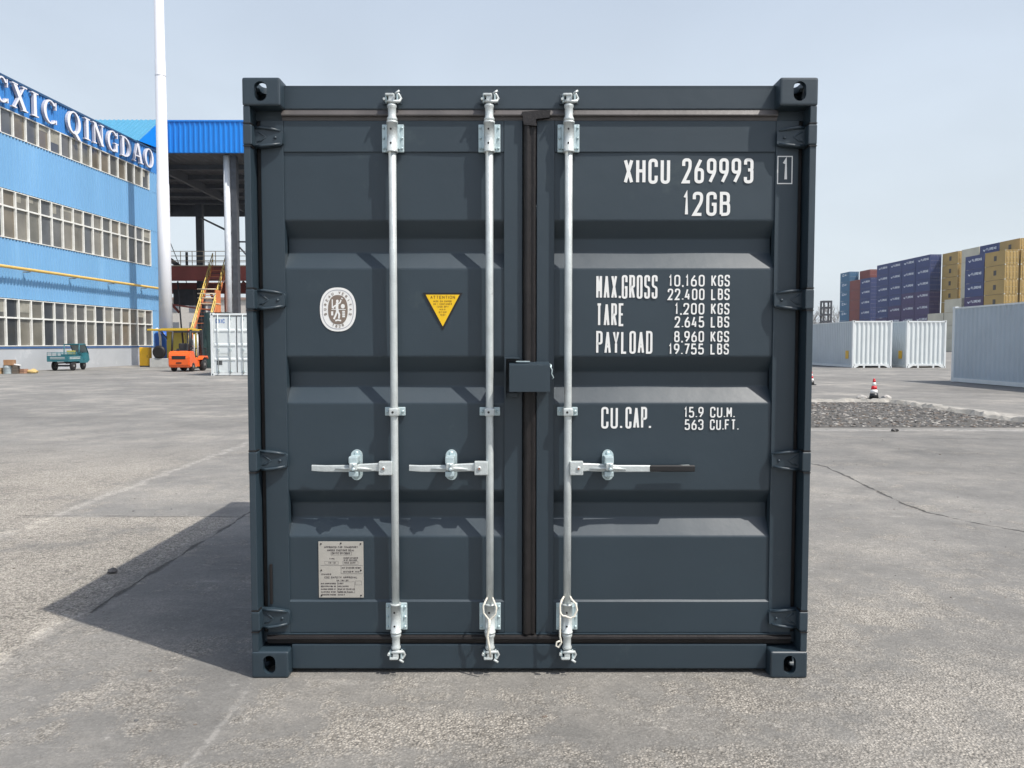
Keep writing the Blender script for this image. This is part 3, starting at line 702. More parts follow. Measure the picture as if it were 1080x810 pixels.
m = MB(); m.box(-1.15, 1.15, .19, L-.1, .09, .16, mat('underframe_black', (.02, .02, .02), .8)); m.build('floor_frame', box_c)

# cords
cd = MB(); x = RX[1]
cd.tube([(x-.018, -.006, .345), (x-.028, -.010, .325), (x-.026, -.012, .295), (x-.004, -.016, .268), (x+.0, -.016, .262), (x+.004, -.016, .268), (x+.026, -.012, .29), (x+.03, -.01, .318), (x+.02, -.006, .342), (x+.010, .04, .350), (x-.010, .04, .350), (x-.018, -.006, .345)], .0042, M_CORD, 8)
cd.tube([(x, -.018, .268), (x-.004, -.014, .23), (x-.010, -.010, .19), (x-.002, -.016, .15), (x+.004, -.016, .10)], [.006, .006, .0055, .005, .005], M_CORD, 8)
tag(cd.build('cord'), 'white cord knotted round the foot of the middle locking rod, hanging straight down', 'cord')
cd = MB(); x = RX[2]
cd.tube([(x-.026, -.006, .350), (x-.034, -.010, .33), (x-.034, -.012, .295), (x-.022, -.014, .283), (x-.01, -.016, .282), (x+.010, -.018, .274), (x+.028, -.016, .282), (x+.040, -.010, .308), (x+.034, -.008, .335), (x+.018, -.002, .350), (x+.012, .04, .354), (x-.012, .04, .354), (x-.026, -.006, .350)], .0045, M_CORD, 8)
cd.tube([(x-.032, -.012, .30), (x-.034, -.010, .25), (x-.034, -.010, .19), (x-.028, -.012, .165), (x-.040, -.012, .142), (x-.052, -.012, .150), (x-.048, -.012, .166), (x-.034, -.013, .172)], .0042, M_CORD, 8)
tag(cd.build('cord'), 'white cord looped round the foot of the right door rod, small end loop', 'cord')

# small stone near the shadow tip
def pebble(name, x, y, r, label, m, sq=.6):
    mb = MB(); bmesh.ops.create_icosphere(mb.bm, subdivisions=2, radius=r)
    for v in mb.bm.verts:
        v.co *= 1+random.uniform(-.22, .22); v.co.z *= sq
    mb.mi(m); o = mb.build(name); o.location = (x, y, r*sq*.7); o['label'] = label; o['category'] = 'stone'; return o
M_ST = mat('stone_dark', (.12, .115, .11), .9, var=.3, vscale=30); M_SL = mat('stone_light', (.42, .40, .37), .9, var=.2, vscale=20)
pebble('stone', -2.64, 1.61, .03, 'small dark stone lying beside the edge of the container shadow', M_ST)
pebble('stone', 6.35, 9.85, .06, 'grey stone on pale concrete just in front of the rubble strip', M_ST)

# ------------------------------------------------------------------ other container kinds
def iso(name, label, cat, loc, rz, Lc, Hc, m_body, m_frame, closed_end=True, doors=False, group=None, logo=None, front_cut=True, ven=True):
    """detailed container: local x across (centre 0), y from 0 (end facing -y) to Lc"""
    t = thing(name, label, cat, loc, rz, group); w = 1.219
    for sx in (-1, 1):
        for (ya, yb) in ((0, .178), (Lc-.178, Lc)):
            for (za, zb) in ((0, .118), (Hc-.118, Hc)):
                m = MB(); m.box(*sorted((sx*(w-.162), sx*w)), ya, yb, za, zb, m_frame, bev=.01)
                if ya == 0: m.prism([(p[0]+sx*(w-.08), -.002, p[1]+(za+zb)/2) for p in stadium(0, 0, .05, .08, 6)], (0, .004, 0), M_DARK)
                m.build('corner_casting', t)
            m = MB(); m.box(*sorted((sx*(w-.12), sx*(w-.006))), ya+.006, yb-.006, .1185, Hc-.1185, m_frame, bev=.01); m.build('corner_post', t)
        m = MB(); m.box(*sorted((sx*(w-.06), sx*(w-.004))), .179, Lc-.179, Hc-.09, Hc-.03, m_frame); m.box(*sorted((sx*(w-.06), sx*(w-.004))), .179, Lc-.179, .02, .17, m_frame); m.build('side_rail', t)
        m = MB(); cs = corr_strip(.17, Lc-.17, .278, .036, 0)
        m.sheet([[(sx*(w-.010-d), y, z) for y, d in cs] for z in (.165, Hc-.085)], M_WB_SHADE if m_body is M_WB else m_body); m.build('side_wall', t)
    m = MB(); cs = corr_strip(.1, Lc-.1, .209, .02, 0)
    m.sheet([[(x, y, Hc-.03-d) for y, d in cs] for x in (-w+.02, w-.02)], m_body); m.build('roof', t)
    m = MB(); m.box(-w+.163, w-.163, .02, .12, Hc-.115, Hc-.02, m_frame, bev=.004); m.build('end_header', t)
    m = MB(); cs = corr_strip(-1.1, 1.1, .25, .045, 0)
    m.sheet([[(x, Lc-.03-d, z) for x, d in cs] for z in (.1, Hc-.1)], m_body); m.build('end_wall', t)
    m = MB(); m.box(-w+.1, w-.1, .3, Lc-.2, .17, .25, M_DARK); m.build('floor_frame', t)
    if not doors:
        m = MB(); n = 8; x0, x1 = -w+.118, w-.118; p = (x1-x0)/n; cs = []
        for k in range(n): a = x0+k*p; cs += [(a, .03), (a+p*.16, .03), (a+p*.34, .085), (a+p*.66, .085), (a+p*.84, .03)]
        cs.append((x1, .03)); m.sheet([[(x, y, z) for x, y in cs] for z in (.22, Hc-.112)], m_body); m.build('end_wall', t)
        m = MB()
        m.prism([(-w+.162, .02, .24), (-w+.162, .02, .0), (-w+.22, .02, .0), (-w+.45, .02, .13), (-.52, .02, .13), (-.52, .02, 0), (-.42, .02, 0), (-.42, .02, .13),
                 (.42, .02, .13), (.42, .02, 0), (.52, .02, 0), (.52, .02, .13), (w-.45, .02, .13), (w-.22, .02, 0), (w-.162, .02, 0), (w-.162, .02, .24)], (0, .1, 0), m_frame)
        m.build('end_sill', t)
    else:
        for s in (-1, 1):
            m = MB(); a, b = sorted((s*.015, s*(w-.13)))
            m.box(a, b, .05, .09, .15, Hc-.16, m_body, bev=.004)
            for z0, z1, z2, z3 in CORR:
                k = (Hc-.2)/2.4; m.prism([(a+.06, .05, z3*k), (a+.06, .022, z3*k+.03), (a+.06, .022, z3*k+.09), (a+.06, .05, z3*k+.15)], (b-a-.12, 0, 0), m_body)
            d = m.build('door', t)
            for rx in (.30, .86):
                q = MB(); q.tube([(s*rx, -.005, .08), (s*rx, -.005, Hc-.06)], .02, M_GALV, 8)
                for zz in (.2, 1.2, Hc-.25): q.box(s*rx-.05, s*rx+.05, .0, .05, zz-.04, zz+.04, M_PLATE)
                q.box(*sorted((s*rx, s*rx-.45*s*(1 if rx > .5 else -1))), -.01, .005, 1.0, 1.03, M_GALV); q.build('locking_rod', t)
        m = MB(); m.box(-w+.163, w-.163, .03, .14, .02, .14, m_frame, bev=.004); m.build('door_sill', t)
        m = MB(); m.box(-w+.125, w-.125, .045, .075, Hc-.158, Hc-.118, M_RUB); m.box(-.012, .012, .035, .06, .15, Hc-.16, M_RUB); m.build('door_gasket', t)
    return t
M_WB_SHADE = mat('white_container_side_shade', (.50, .55, .58), .5, var=.05, vscale=.8)  # darker copy of the white paint, side-wall shade put into its colour
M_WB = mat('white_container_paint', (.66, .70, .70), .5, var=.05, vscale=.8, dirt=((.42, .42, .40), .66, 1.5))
M_WF = mat('white_container_frame', (.70, .73, .73), .5, var=.05)
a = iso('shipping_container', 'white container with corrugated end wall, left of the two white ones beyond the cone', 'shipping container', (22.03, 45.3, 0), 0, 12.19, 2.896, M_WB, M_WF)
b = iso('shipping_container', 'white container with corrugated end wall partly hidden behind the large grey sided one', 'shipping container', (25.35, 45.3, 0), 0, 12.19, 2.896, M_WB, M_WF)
for t in (a, b):
    m = MB(); m.box(-1.226, -1.216, .55, 1.0, .55, 1.05, mat('notice_yellow', (.75, .45, .03), .5), bev=.002); m.build('notice_sticker', t)
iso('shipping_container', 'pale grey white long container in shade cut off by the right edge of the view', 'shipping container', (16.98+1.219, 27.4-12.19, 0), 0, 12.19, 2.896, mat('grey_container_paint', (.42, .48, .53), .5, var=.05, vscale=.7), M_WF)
c = iso('shipping_container', 'white container with barred doors standing beyond the left edge of the grey container', 'shipping container', (-14.0+1.219, 33.2, 0), R(-2), 6.06, 2.896, mat('white_door_paint', (.68, .72, .72), .5, var=.05), M_WF, doors=True)
m = MB(); text(m, 'CXIC', -.98, -.55, 2.42, 2.62, .035, mat('mark_blue', (.12, .22, .50), .5), lambda a, b, e=0: (a, .045-e*6, b)); m.box(-.95, -.70, .040, .049, .50, .78, mat('plate_dark', (.08, .085, .09), .6)); m.build('door_marking', c, recalc=False)

# ------------------------------------------------------------------ stacked containers across the yard
M_SC = {k: mat('stack_'+k, v, .6, var=.08, vscale=.5, dirt=((v[0]*.6+.05, v[1]*.6+.05, v[2]*.6+.05), .64, .7)) for k, v in dict(
    purple=(.045, .065, .185), light_blue=(.055, .16, .28), red_brown=(.22, .06, .05), yellow=(.44, .30, .10), cream=(.60, .57, .46), plum=(.075, .055, .145)).items()}
M_MK = mat('stack_marking', (.80, .84, .90), .6, var=.03)
def stack_mesh(kind):
    m = MB(); w, Ls, Hs = 1.219, 6.058, 2.591; mt = M_SC[kind]; fr = mt
    for sx in (-1, 1):
        for ya in (0, Ls-.17):
            m.box(*sorted((sx*(w-.12), sx*(w-.005))), ya+.005, ya+.165, .10, Hs-.10, fr)
            for za in (0, Hs-.118): m.box(*sorted((sx*(w-.16), sx*w)), ya, ya+.17, za, za+.118, M_SC['cream'] if kind == 'yellow' else fr)
        m.box(*sorted((sx*(w-.06), sx*(w-.004))), .17, Ls-.17, Hs-.1, Hs-.02, fr); m.box(*sorted((sx*(w-.06), sx*(w-.004))), .17, Ls-.17, .02, .16, fr)
        cs = corr_strip(.16, Ls-.16, .278, .036, 0); m.sheet([[(sx*(w-.012-d), y, z) for y, d in cs] for z in (.15, Hs-.09)], mt)
    m.box(-w+.05, w-.05, .1, Ls-.1, Hs-.06, Hs-.035, mt); m.box(-w+.1, w-.1, .1, Ls-.1, .1, .14, M_DARK)
    m.box(-w+.12, w-.12, .05, .09, .12, Hs-.12, mt); m.box(-w+.16, w-.16, .01, .1, .02, .12, fr); m.box(-w+.16, w-.16, .01, .1, Hs-.12, Hs-.02, fr)
    for rx in (-.86, -.3, .3, .86):
        m.tube([(rx, .0, .06), (rx, .0, Hs-.06)], .028, mt, 6)
        for zz in (.3, 1.25, 2.25): m.box(rx-.09, rx+.09, .0, .05, zz-.04, zz+.04, M_SC['cream'])
    for z in (.75, 1.35, 1.95): m.box(-1.0, 1.0, .03, .05, z-.07, z+.07, mt)
    m.box(-w+.1, w-.1, Ls-.1, Ls-.05, .1, Hs-.1, mt)
    x = -w-.006                          # markings on the left side (towards -x); y runs away from camera
    if kind in ('purple', 'plum'):
        Y = lambda a: Ls-a
        m.prism([(x, Y(1.0), 1.75), (x, Y(1.35), 1.38), (x, Y(1.55), 1.38), (x, Y(1.95), 1.80), (x, Y(1.70), 1.74), (x, Y(1.45), 1.55), (x, Y(1.25), 1.75)], (.02, 0, 0), M_MK)
        text(m, 'FLORENS', 2.2, 5.35, 1.45, 1.95, .12, M_MK, lambda a, b, e=0: (x-e*8, Ls-a, b), gap=.22)
    elif kind == 'light_blue':
        text(m, 'CAI', 1.4, 4.4, 1.55, 2.15, .16, M_MK, lambda a, b, e=0: (x-e*8, Ls-a, b), gap=.22)
    elif kind == 'yellow':
        m.box(x, x+.02, 2.55, 3.35, .85, 1.75, mat('stack_emblem', (.07, .06, .05), .6))
    return m.mesh('shipping_container')
SM = {k: stack_mesh(k) for k in M_SC}
ORD = ['topmost', 'second from top', 'third from top', 'fourth from top', 'fifth from top', 'sixth from top', 'seventh from top', 'lowest']
def stack(dnear, lat, kind, n, desc, mixed=None):
    for k in range(n):
        kd = kind
        if mixed and k < mixed[1]: kd = mixed[0]
        o = bpy.data.objects.new('shipping_container', SM[kd]); COL.objects.link(o)
        o.location = (lat-.0765+1.219+random.uniform(-.02, .02), dnear-3.41, k*2.6); o.rotation_euler = (0, 0, 0)
        i = n-1-k; tag(o, f"{ORD[i] if k else 'lowest'} container in {desc}", 'shipping container', 'containers stacked across the yard')
stack(213.0, 90.2, 'light_blue', 8, 'the light blue stack at the far left end')
stack(206.7, 90.2, 'red_brown', 7, 'the red brown stack between light blue and purple stacks')
stack(200.4, 90.2, 'purple', 7, 'the lower purple stack next to the red brown one')
stack(191.1, 90.2, 'purple', 8, 'the first tall purple stack right of the narrow gap', ('plum', 3))
stack(184.8, 90.2, 'purple', 8, 'the second tall purple stack right of the narrow gap', ('plum', 4))
stack(178.5, 90.2, 'purple', 8, 'the third tall purple stack right of the narrow gap', ('plum', 5))
stack(172.2, 90.2, 'purple', 8, 'the tall purple stack showing its dark blue door ends', ('plum', 5))
stack(206.6, 92.7, 'red_brown', 8, 'the back row red stack rising over the purple one')
stack(165.9, 92.7, 'yellow', 8, 'the yellow stack between purple doors and cream stack')
stack(158.6, 92.7, 'cream', 8, 'the tall cream stack behind the lone purple stack')
stack(152.2, 92.7, 'purple', 8, 'the back row blue stack peeping over the yellow block')
stack(145.8, 92.7, 'yellow', 8, 'the back row yellow stack, the tallest at the right')
stack(148.0, 87.5, 'purple', 7, 'the front purple stack between cream and yellow', ('plum', 4))
stack(141.6, 87.5, 'yellow', 7, 'the front yellow stack right of the purple one')
stack(141.4, 90.2, 'yellow', 7, 'the yellow stack showing only door ends at right')
stack(161.4, 87.5, 'cream', 3, 'the low cream stack three high before purple doors')
stack(155.0, 87.5, 'cream', 4, 'the low cream stack four high beside purple')

# ------------------------------------------------------------------ rubble strip, cones, stones
M_DIRT = mat('rubble_dirt', (.075, .07, .062), .95, var=.35, vscale=6, bump=1.0, bscale=30)
m = MB(); m.poly([(2.6, 10.45, .004), (9.4, 10.45, .004), (9.45, 12), (9.4, 16.4, .004), (2.6, 16.7, .004)] if False else [(2.6, 10.45, .004), (9.4, 10.45, .004), (9.4, 16.4, .004), (2.6, 16.7, .004)], M_DIRT)
tag(m.build('rubble_bed'), 'strip of brown dirt and crushed stone dug into the concrete', 'rubble', kind='stuff')
def rocks(name, n, fx, r0, r1, mats, label):
    m = MB(); base = []
    tmp = bmesh.new(); bmesh.ops.create_icosphere(tmp, subdivisions=1, radius=1); bv = [v.co.copy() for v in tmp.verts]; bf = [[v.index for v in f.verts] for f in tmp.faces]; tmp.free()
    ids = [m.mi(q) for q in mats]
    for _ in range(n):
        x, y = fx(); r = r0+(r1-r0)*random.random()**2.5; i = random.choice(ids)
        rot = Matrix.Rotation(random.uniform(0, 6.28), 3, Vector((random.random(), random.random(), random.random())).normalized())
        sc = Vector((random.uniform(.6, 1.3), random.uniform(.6, 1.3), random.uniform(.4, .9)))
        vs = []
        for c_ in bv:
            q = rot @ (c_*random.uniform(.62, 1.2)); vs.append(m.bm.verts.new((x+q.x*r*sc.x, y+q.y*r*sc.y, r*.12+q.z*r*sc.z*.6)))
        for f in bf: m.bm.faces.new([vs[j] for j in f]).material_index = i
    o = m.build(name, recalc=False); tag(o, label, 'rubble', kind='stuff'); return o
M_R = [mat('rubble_e', (.30, .285, .26), .95, var=.3), mat('rubble_a', (.17, .16, .148), .95, var=.3), mat('rubble_b', (.10, .10, .10), .95, var=.3), mat('rubble_c', (.13, .105, .085), .95, var=.3), mat('rubble_d', (.07, .068, .065), .95, var=.3)]
rocks('rubble_stones', 9000, lambda: (random.uniform(2.6, 9.35), 10.5+5.9*random.random()), .010, .052, M_R, 'crushed stones and broken concrete filling the dug strip beside the container')
m = MB()                                   # raised broken concrete rim along the far and right sides
def rim(p, q, n, hgt, wd):
    P = Vector((*p, 0)); Q = Vector((*q, 0)); d = (Q-P)/n; nn = Vector((-d.y, d.x, 0)).normalized(); prev = None
    for k in range(n+1):
        c_ = P+d*k; j = random.uniform(-.10, .10); h = hgt*random.uniform(.4, 1.1)
        cur = [c_+nn*(j-wd*.2), c_+nn*j+Vector((0, 0, h)), c_+nn*(j+wd*.5)+Vector((0, 0, h*.9)), c_+nn*(j+wd+random.uniform(0, .3))+Vector((0, 0, .003))]
        if prev: m.sheet([prev, cur], mi_)
        prev = cur
mi_ = mat('rim_concrete', (.30, .285, .255), .92, var=.2, vscale=5, bump=.8, bscale=25)
rim((9.45, 10.3), (9.5, 16.5), 40, .10, -.45); rim((9.6, 16.6), (2.5, 16.9), 50, .09, -.5)
struct(m.build('pavement_edge'), 'broken pale concrete edge round the rubble strip')

M_CR = mat('cone_red', (.62, .02, .03), .5, var=.05); M_CW = mat('cone_white', (.75, .74, .72), .5, var=.06)
def cone(x, y, label, s=1.0, base=M_BLACK):
    t = thing('traffic_cone', label, 'traffic cone', (x, y, 0))
    m = MB(); m.box(-.15*s, .15*s, -.15*s, .15*s, 0, .035*s, base, bev=.008)
    m.lathe((0, 0, .03*s), (0, 0, 1), [(0, .118*s), (.13*s, .10*s)], base, 20); m.build('cone_base', t)
    zz = [.16, .26, .36, .45, .52, .55]; rr = [.098, .078, .058, .040, .030, .020]; mm_ = [M_CW, M_CR, M_CW, M_CR, M_CR]
    for k in range(5):
        m = MB(); m.lathe((0, 0, 0), (0, 0, 1), [(zz[k]*s, rr[k]*s), (zz[k+1]*s, rr[k+1]*s)], mm_[k], 20); m.build('cone_band', t)
    return t
cone(9.53, 17.6, 'small red and white traffic cone with dark foot held by stones beyond the rubble', 1.0)
cone(10.62, 24.9, 'traffic cone mostly hidden behind the right edge of the dark container', .9)
for x, y, r, l in ((9.17, 17.5, .12, 'pale stone on the left of the traffic cone foot'), (9.86, 17.6, .12, 'pale stone on the right of the traffic cone foot')): pebble('stone', x, y, r, l, M_SL)
pebble('stone', 10.6, 11.8, .08, 'broken lump of concrete at the right corner of the rubble strip', M_SL)

# ------------------------------------------------------------------ blue factory building (local: y along wall, +x outward)
M_BLUE = mat('cladding_blue', (.165, .355, .575), .45, var=.07, vscale=.25, streak=True, dirt=((.20, .40, .62), .56, .5))
M_BLU2 = mat('cladding_deep_blue', (.040, .205, .52), .45, var=.07, vscale=.3, streak=True)
M_WFR = mat('window_frame_white', (.70, .70, .66), .5, var=.09)
M_GLS = mat('window_glass', (.135, .13, .115), .18, var=.25, vscale=.5, spec=.6)
M_GLD = mat('window_glass_dark', (.04, .045, .05), .15, var=.2, vscale=.5, spec=.6)
M_RND = mat('rendered_plinth', (.40, .42, .44), .9, var=.06, vscale=.6, bump=.3, bscale=4, dirt=((.56, .57, .58), .58, .7))
M_SGN = mat('sign_letter_white', (.74, .74, .78), .5, var=.02); M_SGS = mat('sign_letter_side', (.42, .43, .50), .5, var=.02)
bl = thing('factory_building', 'bright blue corrugated factory hall with long window bands and white roof sign on the left', 'building', (-26.75, 37.9, 0), -math.atan(.0419))
S0, S1 = -9.0, 18.2
def clad(name, z0, z1, mt, s0=S0, s1=S1, x=0):
    m = MB(); n = int((s1-s0)/.26); p = (s1-s0)/n; c_ = []
    for k in range(n): a = s0+k*p; c_ += [(a, 0), (a+p*.55, 0), (a+p*.65, .055), (a+p*.88, .055)]
    c_.append((s1, 0)); m.sheet([[(x+d, y, z) for y, d in c_] for z in (z0, z1)], mt); return m.build(name, bl)
clad('roof_band', 13.83, 15.42, M_BLU2); clad('wall_band', 9.64, 12.45, M_BLUE); clad('wall_band', 3.90, 7.02, M_BLUE)
for z0, z1 in ((12.45, 13.83), (7.02, 9.64), (1.30, 3.90)): clad('wall_band', z0, z1, M_BLUE, 16.15, S1)
m = MB(); m.box(-.02, .10, S0, S1+.05, 15.40, 15.52, mat('roof_trim', (.02, .07, .16), .5)); m.build('roof_edge', bl)
m = MB(); m.box(-.3, .045, S0, S1, 0, 1.22, M_RND); m.build('plinth', bl)
m = MB(); m.box(-.1, .075, S0, S1, 1.22, 1.315, mat('sill_blue', (.05, .12, .28), .5)); m.build('window_sill', bl)
m = MB(); m.box(-22, -.31, S0, S1-.02, 0, 15.40, mat('hall_core', (.05, .14, .28), .8)); m.build('hall_body', bl)
m = MB(); m.box(-.3, -.01, S1-.005, S1+.04, 0, 15.4, M_BLUE); m.box(-.02, .06, S1-.25, S1+.05, 1.3, 15.4, M_BLUE); m.build('corner_trim', bl)
M_GV = [mat('glass_%d' % k_, c_, .16, var=.3, vscale=.7, spec=.6) for k_, c_ in enumerate(((.14, .135, .115), (.105, .105, .10), (.17, .16, .135), (.085, .09, .095), (.15, .13, .10)))]
M_BLD = mat('window_blind', (.27, .26, .22), .8, var=.2)
def window(y0, y1, z0, z1, bars, kind=0):
    m = MB(); fw = .044
    m.box(-.10, .065, y0, y0+fw, z0, z1, M_WFR); m.box(-.10, .065, y1-fw, y1, z0, z1, M_WFR)
    m.box(-.09, .062, y0+fw, y1-fw, z0, z0+fw, M_WFR); m.box(-.09, .062, y0+fw, y1-fw, z1-fw, z1, M_WFR)
    for b_ in bars: m.box(-.08, .058, y0+fw, y1-fw, b_-.042, b_+.042, M_WFR)
    o = m.build('window', bl)
    p = MB(); tl = random.uniform(-.012, .012)
    p.poly([(-.04+tl, y0+fw, z0+fw), (-.04-tl, y1-fw, z0+fw), (-.04-tl, y1-fw, z1-fw), (-.04+tl, y0+fw, z1-fw)], M_GLD if kind else M_GLS); p.mats[0] = random.choice(M_GV) if not kind else M_GLD
    p.build('pane', o)
    if random.random() < .3:
        q = MB(); zt = z1-fw-.02; zb = zt-random.uniform(.25, .9); a_, b2 = sorted((y0+fw+.02, y1-fw-random.choice((.02, .02, .45)))); q.box(-.036, -.032, a_, b2, zb, zt, M_BLD); q.build('blind', o)
    return o
k = 0
y = 16.12-1.04
while y > S0+.5:
    window(y, y+1.035, 12.47, 13.81, ()); window(y, y+1.035, 7.05, 9.60, (8.72,)); window(y, y+1.035, 1.34, 3.87, (2.86,), kind=(k in (6, 11, 14)))
    y -= 1.04; k += 1
YL = y+1.04
for z0, z1 in ((12.45, 13.83), (7.02, 9.64), (1.30, 3.90)): clad('wall_band', z0, z1, M_BLUE, S0, YL)
# sign letters
def sign_letter(ch, s0, s1):
    m = MB(); z0, h = 14.0, 1.30; wd = s1-s0; cnt = [0]
    def P(u, v, x): return (x, s0+u*wd, z0+v*h)
    def solid(pts):
        cnt[0] += 1; x1 = .26+cnt[0]*.003; n = len(pts)
        a = [m.bm.verts.new(P(u, v, x1)) for u, v in pts]; b_ = [m.bm.verts.new(P(u, v, .10)) for u, v in pts]
        f = m.bm.faces.new(a); f.material_index = m.mi(M_SGN)
        for q in range(n):
            f = m.bm.faces.new((a[q], a[(q+1) % n], b_[(q+1) % n], b_[q])); f.material_index = m.mi(M_SGS)
    def bar(u0, v0, u1, v1, wt):  # slanted bar with horizontal ends
        solid([(u0-wt/2, v0), (u0+wt/2, v0), (u1+wt/2, v1), (u1-wt/2, v1)])
    def rect(u0, u1, v0, v1): solid([(u0, v0), (u1, v0), (u1, v1), (u0, v1)])
    def serif(u, v, wdt=.34, t_=.05): rect(u-wdt/2, u+wdt/2, v, v+t_)
    def ring(a0, a1, cx_=.5, rx=.5, tw=.19, th=.055):
        n = max(6, int(abs(a1-a0)/12))
        for q in range(n):
            ta, tb = R(a0+(a1-a0)*q/n), R(a0+(a1-a0)*(q+1)/n)
            o_ = lambda t_: (cx_+rx*math.cos(t_), .5+.51*math.sin(t_)); i_ = lambda t_: (cx_+(rx-tw)*math.cos(t_), .5+(.51-th)*math.sin(t_))
            solid([i_(ta), o_(ta), o_(tb), i_(tb)]); cnt[0] -= 1
        cnt[0] += 1
    if ch in 'CG': ring(42, 318); rect(.86, .93, .66, .99) if ch == 'C' else rect(.86, .93, .70, .99)
    if ch == 'C': rect(.86, .93, .04, .22)
    if ch == 'G': rect(.72, .90, .03, .42); serif(.80, .40, .38)
    if ch in 'OQ': ring(0, 360)
    if ch == 'Q': solid([(.42, .10), (.60, .16), (.98, -.20), (.78, -.22)])
    if ch == 'D': rect(.10, .30, 0, 1); ring(-90, 90, .28, .72, .2, .06); serif(.16, 0, .32); serif(.16, .95, .32)
    if ch == 'I': rect(.30, .70, 0, 1); serif(.5, 0, .95); serif(.5, .95, .95)
    if ch == 'N': rect(.12, .19, 0, 1); rect(.80, .87, 0, 1); bar(.86, 0, .16, 1, .24); serif(.15, 0, .30); serif(.83, .95, .32); serif(.08, .95, .22)
    if ch == 'A': bar(.12, 0, .46, 1, .07); bar(.84, 0, .50, 1, .21); rect(.24, .72, .30, .36); serif(.12, 0, .26); serif(.84, 0, .34)
    if ch == 'X': bar(.84, 0, .18, 1, .23); bar(.12, 0, .82, 1, .08); serif(.14, 0, .30); serif(.84, 0, .34); serif(.20, .95, .36); serif(.82, .95, .30)
    return m.build('sign_letter', bl)
for ch, a_, b_ in (('C', .0, 1.0), ('X', 1.25, 2.5), ('I', 2.85, 3.45), ('C', 3.9, 5.15), ('Q', 6.1, 7.45), ('I', 7.85, 8.45), ('N', 8.75, 10.0), ('G', 10.4, 11.7), ('D', 12.05, 13.3), ('A', 13.55, 14.9), ('O', 15.15, 16.4)): sign_letter(ch, a_, b_)
# pipes
M_YP = mat('pipe_yellow', (.62, .42, .12), .5, var=.1)
m = MB(); m.tube([(.42, S0, 5.48), (.42, 0, 5.48), (.42, 17.3, 5.48), (.42, 17.55, 5.50), (.42, 17.65, 5.6), (.42, 17.65, 6.35)], .085, M_YP, 10); m.build('gas_pipe', bl)
m = MB(); m.lathe((.42, 17.65, 6.3), (0, 0, 1), [(0, .15), (.12, .15)], M_YP, 12); m.lathe((.42, 17.3, 5.48), (0, 1, 0), [(0, .14), (.10, .14)], M_YP, 12); m.build('pipe_flange', bl)
for yy in (-6, -2, 2, 6.2, 10.4, 14.6):
    m = MB(); m.box(0, .45, yy-.04, yy+.04, 5.34, 5.39, mat('bracket_steel', (.25, .22, .18), .6)); m.build('pipe_bracket', bl)
m = MB(); m.tube([(.12, 17.3, 1.3), (.12, 17.3, 15.2)], .05, mat('downpipe_blue', (.07, .24, .52), .5), 8); m.build('downpipe', bl)

# ------------------------------------------------------------------ mast, canopy structure
m = MB(); m.tube([(0, 0, 0), (0, 0, 12), (0, 0, 12.01), (0, 0, 20), (0, 0, 20.01), (0, 0, 30)], [.43, .385, .365, .33, .315, .27], mat('mast_white', (.60, .61, .64), .4, var=.04, vscale=.4), 32)
m.lathe((0, 0, 0), (0, 0, 1), [(0, .75), (.08, .75), (.08, .45), (.3, .45)], M_GALV, 24)
for z in (9.5, 19.0): m.lathe((0, 0, z), (0, 0, 1), [(0, .42-.004*z), (.05, .42-.004*z)], mat('mast_band', (.55, .56, .58), .5), 32)
o = m.build('lighting_mast'); o.location = (-23.15, 49.6, 0); tag(o, 'tall tapering white steel mast standing in front of the blue hall corner', 'mast')

M_FB = mat('canopy_blue', (.003, .20, .66), .4, var=.05, vscale=.3); M_TEAL = mat('canopy_teal', (.07, .27, .42), .45, var=.05)
M_DST = mat('canopy_dark_steel', (.055, .06, .07), .6, var=.2); M_SOF = mat('canopy_soffit', (.10, .105, .11), .8, var=.25, vscale=.6)
cn = thing('loading_canopy', 'tall open steel canopy with bright blue fascia behind the white mast', 'canopy', (-26.6, 59, 0))
def ribs(m, x0, x1, f, n, mt):
    for k in range(n): m.sheet([[f(x0+(x1-x0)*(k+q)/n, d, z) for q, d in ((0, 0), (.5, 0), (.62, .06), (.88, .06), (1, 0))] for z in (0, 1)], mt)
m = MB(); ribs(m, -1.5, 22, lambda x, d, z: (x, -d, 16.3+z*2.4), 60, M_FB); m.box(-1.5, 22, -.1, .1, 18.66, 18.78, M_FB); m.box(-1.5, 22, .02, .12, 16.28, 18.7, M_FB); m.build('fascia', cn)
m = MB(); ribs(m, -9, -.6, lambda x, d, z: (x-.55*(1-z), -2.6*(1-z)-.2-d, 16.5+z*2.24+d*.5), 24, M_TEAL); m.build('roof_slope', cn)
m = MB(); m.poly([(-.58, -.2, 18.74), (-1.15, -2.8, 16.5), (-.58, -.2, 16.5)], M_FB); m.build('gable_end', cn)
m = MB(); ribs(m, -14, 22, lambda x, d, z: (x, .2+z*23.3, 16.35-d), 60, M_SOF); m.box(-14, 22, .2, 23.6, 17.6, 17.7, M_SOF); m.build('roof_deck', cn)
for yy in (4, 8, 12, 16, 20): m = MB(); m.box(-14, 22, yy-.12, yy+.12, 15.85, 16.25, M_DST); m.build('purlin', cn)
for xx in (-10, -2.0, 6, 14, 21): m = MB(); m.box(xx-.15, xx+.15, .3, 23.4, 15.5, 16.2, M_DST); m.build('rafter', cn)
m = MB(); m.box(-14, 22, 23.2, 23.5, 15.1, 16.3, M_DST); m.build('rear_beam', cn)
def column(x, y, z1, w_, mt, name='column'):
    m = MB(); m.box(x-w_/2, x+w_/2, y-.02, y+.02, 0, z1, mt); m.box(x-w_/2-.001, x-w_/2+.05, y-w_/2, y+w_/2, 0, z1-.002, mt); m.box(x+w_/2-.05, x+w_/2+.001, y-w_/2, y+w_/2, 0, z1-.002, mt); return m.build(name, cn)
M_SIL = mat('column_silver', (.60, .63, .66), .4, var=.1)
